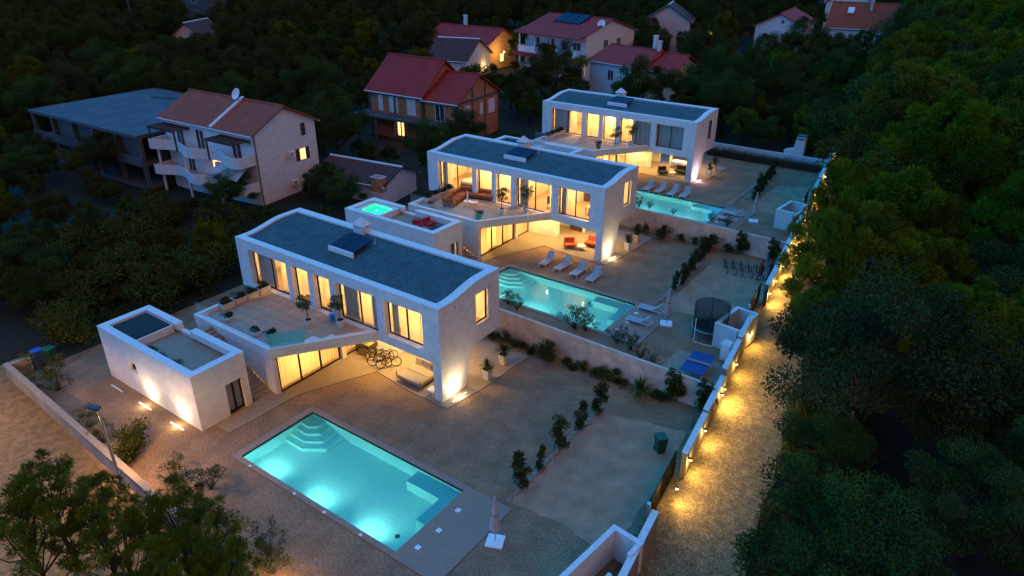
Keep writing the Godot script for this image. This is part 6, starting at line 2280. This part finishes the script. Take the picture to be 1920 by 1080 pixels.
	# planting along the retaining walls
	var row := [[16.9, -8.3, "mound", 1.5], [17.96, -8.25, "shrub", 0.75], [18.9, -8.3, "mound", 1.5], [19.6, -8.3, "mound", 1.4], [20.4, -8.3, "mound", 1.5], [21.93, -8.0, "shrub", 1.25], [23.2, -8.3, "mound", 1.4], [23.9, -8.2, "mound", 1.3], [24.6, -8.25, "shrub", 0.6], [25.5, -8.3, "mound", 1.7], [26.5, -8.2, "shrub", 0.95], [27.3, -8.3, "mound", 1.5], [28.9, -7.9, "rosette", 1.7], [30.0, -8.35, "mound", 1.5], [30.2, -8.45, "mound", 1.6]]
	for k in row.size():
		var q: Array = row[k]
		plant(q[2], {"mound": "cushion_plant", "shrub": "shrub", "rosette": "agave"}[q[2]], Vector3(q[0], 0, q[1]), "%s number %d along the nearest retaining wall, counted from the villa" % [{"mound": "low cushion plant", "shrub": "rounded shrub", "rosette": "large spiky agave"}[q[2]], k + 1], "plant", "plants along the retaining wall", q[3], k % 3)
	for q in [[30.95, "left"], [33.0, "right"]]:
		plant("vine", "climbing_plant", Vector3(q[0], 0, -8.6), "%s leafy climber against the right end of the nearest retaining wall" % q[1], "climbing plant", "", 1.25, 1)
	for q in [[16.0, -11.6, 1.0], [17.05, -11.3, 0.9], [22.0, -11.3, 1.55], [22.8, -11.5, 1.2], [25.4, -11.4, 1.0], [26.6, -11.0, 1.1], [27.6, -10.4, 0.7], [28.6, -10.2, 0.6]]:
		plant("sprig", "airy_shrub", Vector3(q[0], 1.0, q[1]), "airy grey green shrub between the middle pool and the retaining wall, %.0f metres along" % (q[0] - 10.0), "shrub", "airy shrubs beside the middle pool", q[2], int(q[0]) % 2)
	for q in [[14.4, -34.9, 0.9], [15.3, -34.8, 0.8], [16.4, -34.9, 0.6], [19.0, -34.7, 0.45], [22.7, -35.0, 0.7], [24.4, -34.6, 0.8]]:
		plant("sprig", "airy_shrub", Vector3(q[0], 1.9, q[1]), "airy flowering shrub between the farthest pool and its wall, %.0f metres along" % (q[0] - 10.0), "shrub", "airy shrubs beside the farthest pool", q[2], int(q[0]) % 2)
	for q in [[17.8, -30.7, 0.8], [19.9, -30.5, 1.1], [21.5, -30.9, 0.6], [22.8, -30.9, 0.6], [24.4, -30.6, 1.3], [26.0, -30.9, 0.7]]:
		plant("shrub", "shrub", Vector3(q[0], 1.0, q[1]), "rounded shrub at the foot of the far retaining wall, %.0f metres from the middle villa" % (q[0] - 17.0), "shrub", "shrubs below the farthest pool", q[2], 1)
	for q in [[27.1, "left"], [29.9, "right"]]:
		plant("vine", "climbing_plant", Vector3(q[0], 1.0, -31.2), "%s dark climber on the far retaining wall near the bicycles" % q[1], "climbing plant", "", 1.15, 1)
	# left yard shrubs
	for q in [["sprig", -3.4, 12.9, 1.7, "thin grey shrub inside the corner of the low boundary wall"], ["sprig", -1.6, 13.2, 1.4, "thin grey shrub beside the corner shrub along the low wall"], ["sprig", 3.9, 13.9, 1.0, "dry twiggy plant inside the low wall left of the street lamp"], ["sprig", 6.0, 14.2, 1.1, "dry twiggy plant just left of the street lamp"], ["shrub", 8.2, 13.5, 1.5, "upright leafy shrub lit by the street lamp"], ["shrub", 8.9, 14.3, 1.2, "lower leafy shrub at the foot of the upright shrub by the street lamp"], ["sprig", 12.3, 13.6, 1.1, "yellowish shrub right of the street lamp"], ["sprig", 14.4, 12.9, 1.2, "olive shrub near the left end of the pool deck"], ["sprig", 20.6, 14.0, 1.3, "brightly lit yellow shrub below the pool deck"], ["sprig", 21.6, 14.6, 1.2, "second brightly lit shrub at the bottom edge below the pool deck"], ["shrub", -6.4, 9.4, 2.6, "large dark bush left of the nearest annex"], ["shrub", -9.0, 9.8, 2.4, "large dark bush at the end of the grassy verge"], ["shrub", -3.2, 7.6, 1.8, "dark bush behind the left end of the nearest annex"]]:
		plant(q[0], "shrub", Vector3(q[1], 0, q[2]), q[4], "shrub", "", q[3], 2)
	# bins
	for k in 3:
		var p: Vector3 = [Vector3(-5.9, 0, 12.4), Vector3(-5.5, 0, 11.8), Vector3(32.3, 0, -3.6)][k]
		var b := thing("wheelie_bin", ["blue wheelie bin at the end of the low boundary wall", "green wheelie bin behind the blue one", "green wheelie bin against the lane wall of the nearest parking pad"][k], "bin", p, 0.4 * k)
		st = mb()
		hexa(st, [Vector3(-0.22, 0.06, 0.24), Vector3(0.22, 0.06, 0.24), Vector3(0.22, 0.06, -0.24), Vector3(-0.22, 0.06, -0.24), Vector3(-0.29, 1.0, 0.32), Vector3(0.29, 1.0, 0.32), Vector3(0.29, 1.0, -0.32), Vector3(-0.29, 1.0, -0.32)])
		obj("tub", st, M.bin_blue if k == 0 else M.bin_green, b)
		st = mb()
		rbox(st, Vector3(-0.31, 1.0, -0.36), Vector3(0.31, 1.09, 0.35), 0.03)
		obj("lid", st, M.bin_blue if k == 0 else M.bin_green, b)
		for x in [-0.25, 0.25]:
			st = mb()
			ring(st, Vector3(x, 0.1, -0.24), Vector3.RIGHT, 0.07, 0.03, 14, 6)
			obj("wheel", st, M.rubber, b)
	# trampoline with its net
	var tr := thing("trampoline", "round trampoline with a dark safety net and white frame beside the middle bin store", "trampoline", Vector3(30.15, 1.0, -16.0), 0.1)
	st = mb()
	ring(st, Vector3(0, 0.75, 0), Vector3.UP, 1.25, 0.035, 26, 6)
	obj("frame_ring", st, M.steel, tr)
	st = mb()
	lathe(st, [[0.0, 0.74], [1.0, 0.74], [1.0, 0.755], [0.0, 0.755]], Vector3.ZERO, 24)
	obj("jumping_mat", st, M.rubber, tr)
	st = mb()
	lathe(st, [[1.005, 0.76], [1.24, 0.76], [1.24, 0.80], [1.005, 0.80]], Vector3.ZERO, 24)
	obj("edge_pad", st, M.bin_green, tr)
	st = mb()
	for k in 26:
		var a := TAU * k / 26
		var b := TAU * (k + 1) / 26
		quad(st, Vector3(cos(a) * 1.18, 0.8, sin(a) * 1.18), Vector3(cos(a) * 1.2, 2.35, sin(a) * 1.2), Vector3(cos(b) * 1.2, 2.35, sin(b) * 1.2), Vector3(cos(b) * 1.18, 0.8, sin(b) * 1.18))
	for k in 26:
		var a := TAU * k / 26
		var b := TAU * (k + 1) / 26
		tri(st, Vector3(cos(a) * 1.2, 2.351, sin(a) * 1.2), Vector3(0, 2.62, 0), Vector3(cos(b) * 1.2, 2.351, sin(b) * 1.2))
	obj("safety_net", st, M.net, tr)
	for k in 6:
		var a := TAU * k / 6 + 0.3
		st = mb()
		tube(st, Vector3(cos(a) * 1.27, 0, sin(a) * 1.27), Vector3(cos(a) * 1.27, 2.45, sin(a) * 1.27), 0.028, 0.028, 7)
		obj("net_pole", st, M.dark_steel, tr)
	var sw := thing("ball_goal_frame", "pale tubular frame standing in front of the trampoline", "frame", Vector3(30.3, 1.0, -14.5), 0.08)
	st = mb()
	path(st, [Vector3(-0.65, 1.85, 0.05), Vector3(-0.65, 0.03, 0.0), Vector3(0.65, 0.03, 0.0), Vector3(0.65, 1.85, 0.05)], 0.03, 7)
	for x in [-0.65, 0.65]:
		tube(st, Vector3(x, 0.6, 0.0), Vector3(x, 0.03, -0.7), 0.025, 0.025, 6)
	obj("tubes", st, M.white_metal, sw)
	# table tennis
	var pad := mb()
	box(pad, Vector3(29.2, 0.9, -12.9), Vector3(33.1, 1.03, -9.2))
	struct("table_tennis_pad", pad, M.concrete)
	var tt := thing("table_tennis_table", "blue table tennis table on a pale pad near the lane wall", "table tennis table", Vector3(31.35, 1.03, -10.9), 0.06)
	for s in [-1, 1]:
		st = mb()
		box(st, Vector3(-0.72, 0.73, 0.01 if s > 0 else -1.32), Vector3(0.72, 0.76, 1.32 if s > 0 else -0.01))
		obj("table_half", st, M.table_blue, tt)
		for x in [-0.62, 0.56]:
			st = mb()
			box(st, Vector3(x, 0, s * 0.95 - 0.03), Vector3(x + 0.06, 0.73, s * 0.95 + 0.03))
			obj("leg", st, M.white_metal, tt)
	st = mb()
	box(st, Vector3(-0.78, 0.764, -0.008), Vector3(0.78, 0.90, 0.008))
	obj("net", st, M.white_fabric, tt)
	# meter cabinet by the middle bin store
	var mc := thing("meter_cabinet", "pale utility cabinet against the lane wall in front of the middle bin store", "cabinet", Vector3(32.25, 1.0, -13.6), -0.1)
	st = mb()
	box(st, Vector3(-0.32, 0, -0.3), Vector3(0.32, 1.15, 0.3))
	obj("case", st, M.plaster, mc)
	st = mb()
	hexa(st, [Vector3(-0.4, 1.152, 0.38), Vector3(0.4, 1.152, 0.38), Vector3(0.4, 1.152, -0.38), Vector3(-0.4, 1.152, -0.38), Vector3(-0.3, 1.3, 0.28), Vector3(0.3, 1.3, 0.28), Vector3(0.3, 1.3, -0.28), Vector3(-0.3, 1.3, -0.28)])
	obj("cap", st, M.coping, mc)
	st = mb()
	box(st, Vector3(-0.24, 0.15, 0.302), Vector3(0.24, 1.05, 0.325))
	obj("door", st, M.white_metal, mc)
	# people and motorbikes
	person("person", "person in a long dark red coat walking beside the parked bicycles", Vector3(30.15, 1.012, -26.95), -0.9, "walk", Color(0.16, 0.022, 0.022), Color(0.02, 0.02, 0.025), Color(0.02, 0.012, 0.01), true)
	person("person", "person in a dark blue jacket walking close to the lane wall", Vector3(30.75, 1.012, -27.4), -0.8, "walk", Color(0.018, 0.03, 0.06), Color(0.02, 0.022, 0.03), Color(0.015, 0.01, 0.01))
	var my := G(-27.6) + 0.03
	motorbike("dark motorbike ridden down the lane by a person in a pale helmet", Vector3(32.75, my, -27.5), 0.25)
	person("person", "person in dark clothes and a pale helmet riding a motorbike in the lane", Vector3(32.75, my, -27.5), 0.25, "ride", Color(0.02, 0.018, 0.018), Color(0.022, 0.02, 0.02), Color(0.55, 0.55, 0.53))
	motorbike("dark motorbike parked farther up the lane beside the utility pole", Vector3(31.4, G(-38) + 0.03, -37.8), 0.4)
	# poles
	var up := thing("utility_pole", "leaning dark utility pole in the lane beside the motorbike rider", "pole", Vector3(33.55, G(-25.6), -25.6), 0.0)
	st = mb()
	tube(st, Vector3(0, -0.5, 0), Vector3(-0.3, 7.2, -1.0), 0.13, 0.09, 10)
	obj("pole", st, M.bark, up)
	st = mb()
	box(st, Vector3(-0.75, 6.6, -0.98), Vector3(0.2, 6.72, -0.86))
	obj("crossarm", st, M.bark, up)
	street_lamp(Vector3(11.58, 0, 15.95), 5.8, 0.25, 26.0, "lit street lamp standing at the low boundary wall on the near left")
	street_lamp(Vector3(-1.5, 0, 20.6), 5.8, -1.2, 26.0, "street lamp on the dirt road just outside the left edge of the photo")
	porch(Vector3(22.9, 0.4, 15.35), 3.0, "low garden lamp at the bottom edge below the nearest pool deck")
	var bt := thing("bare_trunk", "tall bare leaning trunk among the dark trees at upper left", "tree", Vector3(-125.5, G(-63), -63.0))
	st = mb()
	tube(st, Vector3(0, -0.5, 0), Vector3(-6.5, 15.0, -2.0), 0.4, 0.16, 8)
	obj("trunk", st, M.bark, bt)
	# light strips set in the gravel
	var cw := lin(1.0, 0.76, 0.42)
	ground_strip(Vector3(1.3, 0.0, 10.95), 0.0, Vector3(0, 1, -0.5), 0.0, "unlit light strip in the gravel at the left end of the annex wall", M.white_metal, cw)
	ground_strip(Vector3(4.6, 0.0, 10.95), 0.0, Vector3(0, 1, -0.26), 2.7, "glowing light strip in the gravel under the middle of the annex wall", M.strip, cw)
	ground_strip(Vector3(8.05, 0.0, 10.95), 0.0, Vector3(0, 1, -0.26), 2.7, "glowing light strip in the gravel near the right corner of the annex wall", M.strip, cw)
	for i in 3:
		ground_strip(OFF[i] + Vector3(19.85, 0.05, -1.05), PI / 2, Vector3(0, 1, -0.24), 4.2, "glowing light strip beside the tapering end wall of the %s villa" % ["nearest", "middle", "farthest"][i], M.strip if i < 2 else M.strip_pink, cw if i < 2 else lin(1.0, 0.68, 0.72))
	var k := 0
	for z in [-0.3, -2.75, -5.6, -9.3, -9.95, -12.9, -16.8, -23.4, -25.6, -28.4, -32.0, -33.3, -35.3, -39.0, -46.0, -52.0, -60.0]:
		lamp_at(z, k)
		k += 1

func _ready() -> void:
	rng.seed = 11
	materials()
	camera_and_light()
	setting()
	perimeter()
	lane_wall()
	for i in 3:
		villa(i)
		annex(i)
		pool(i)
	neighbours()
	things()
	woods()
	for p in protos.values():
		p.free()
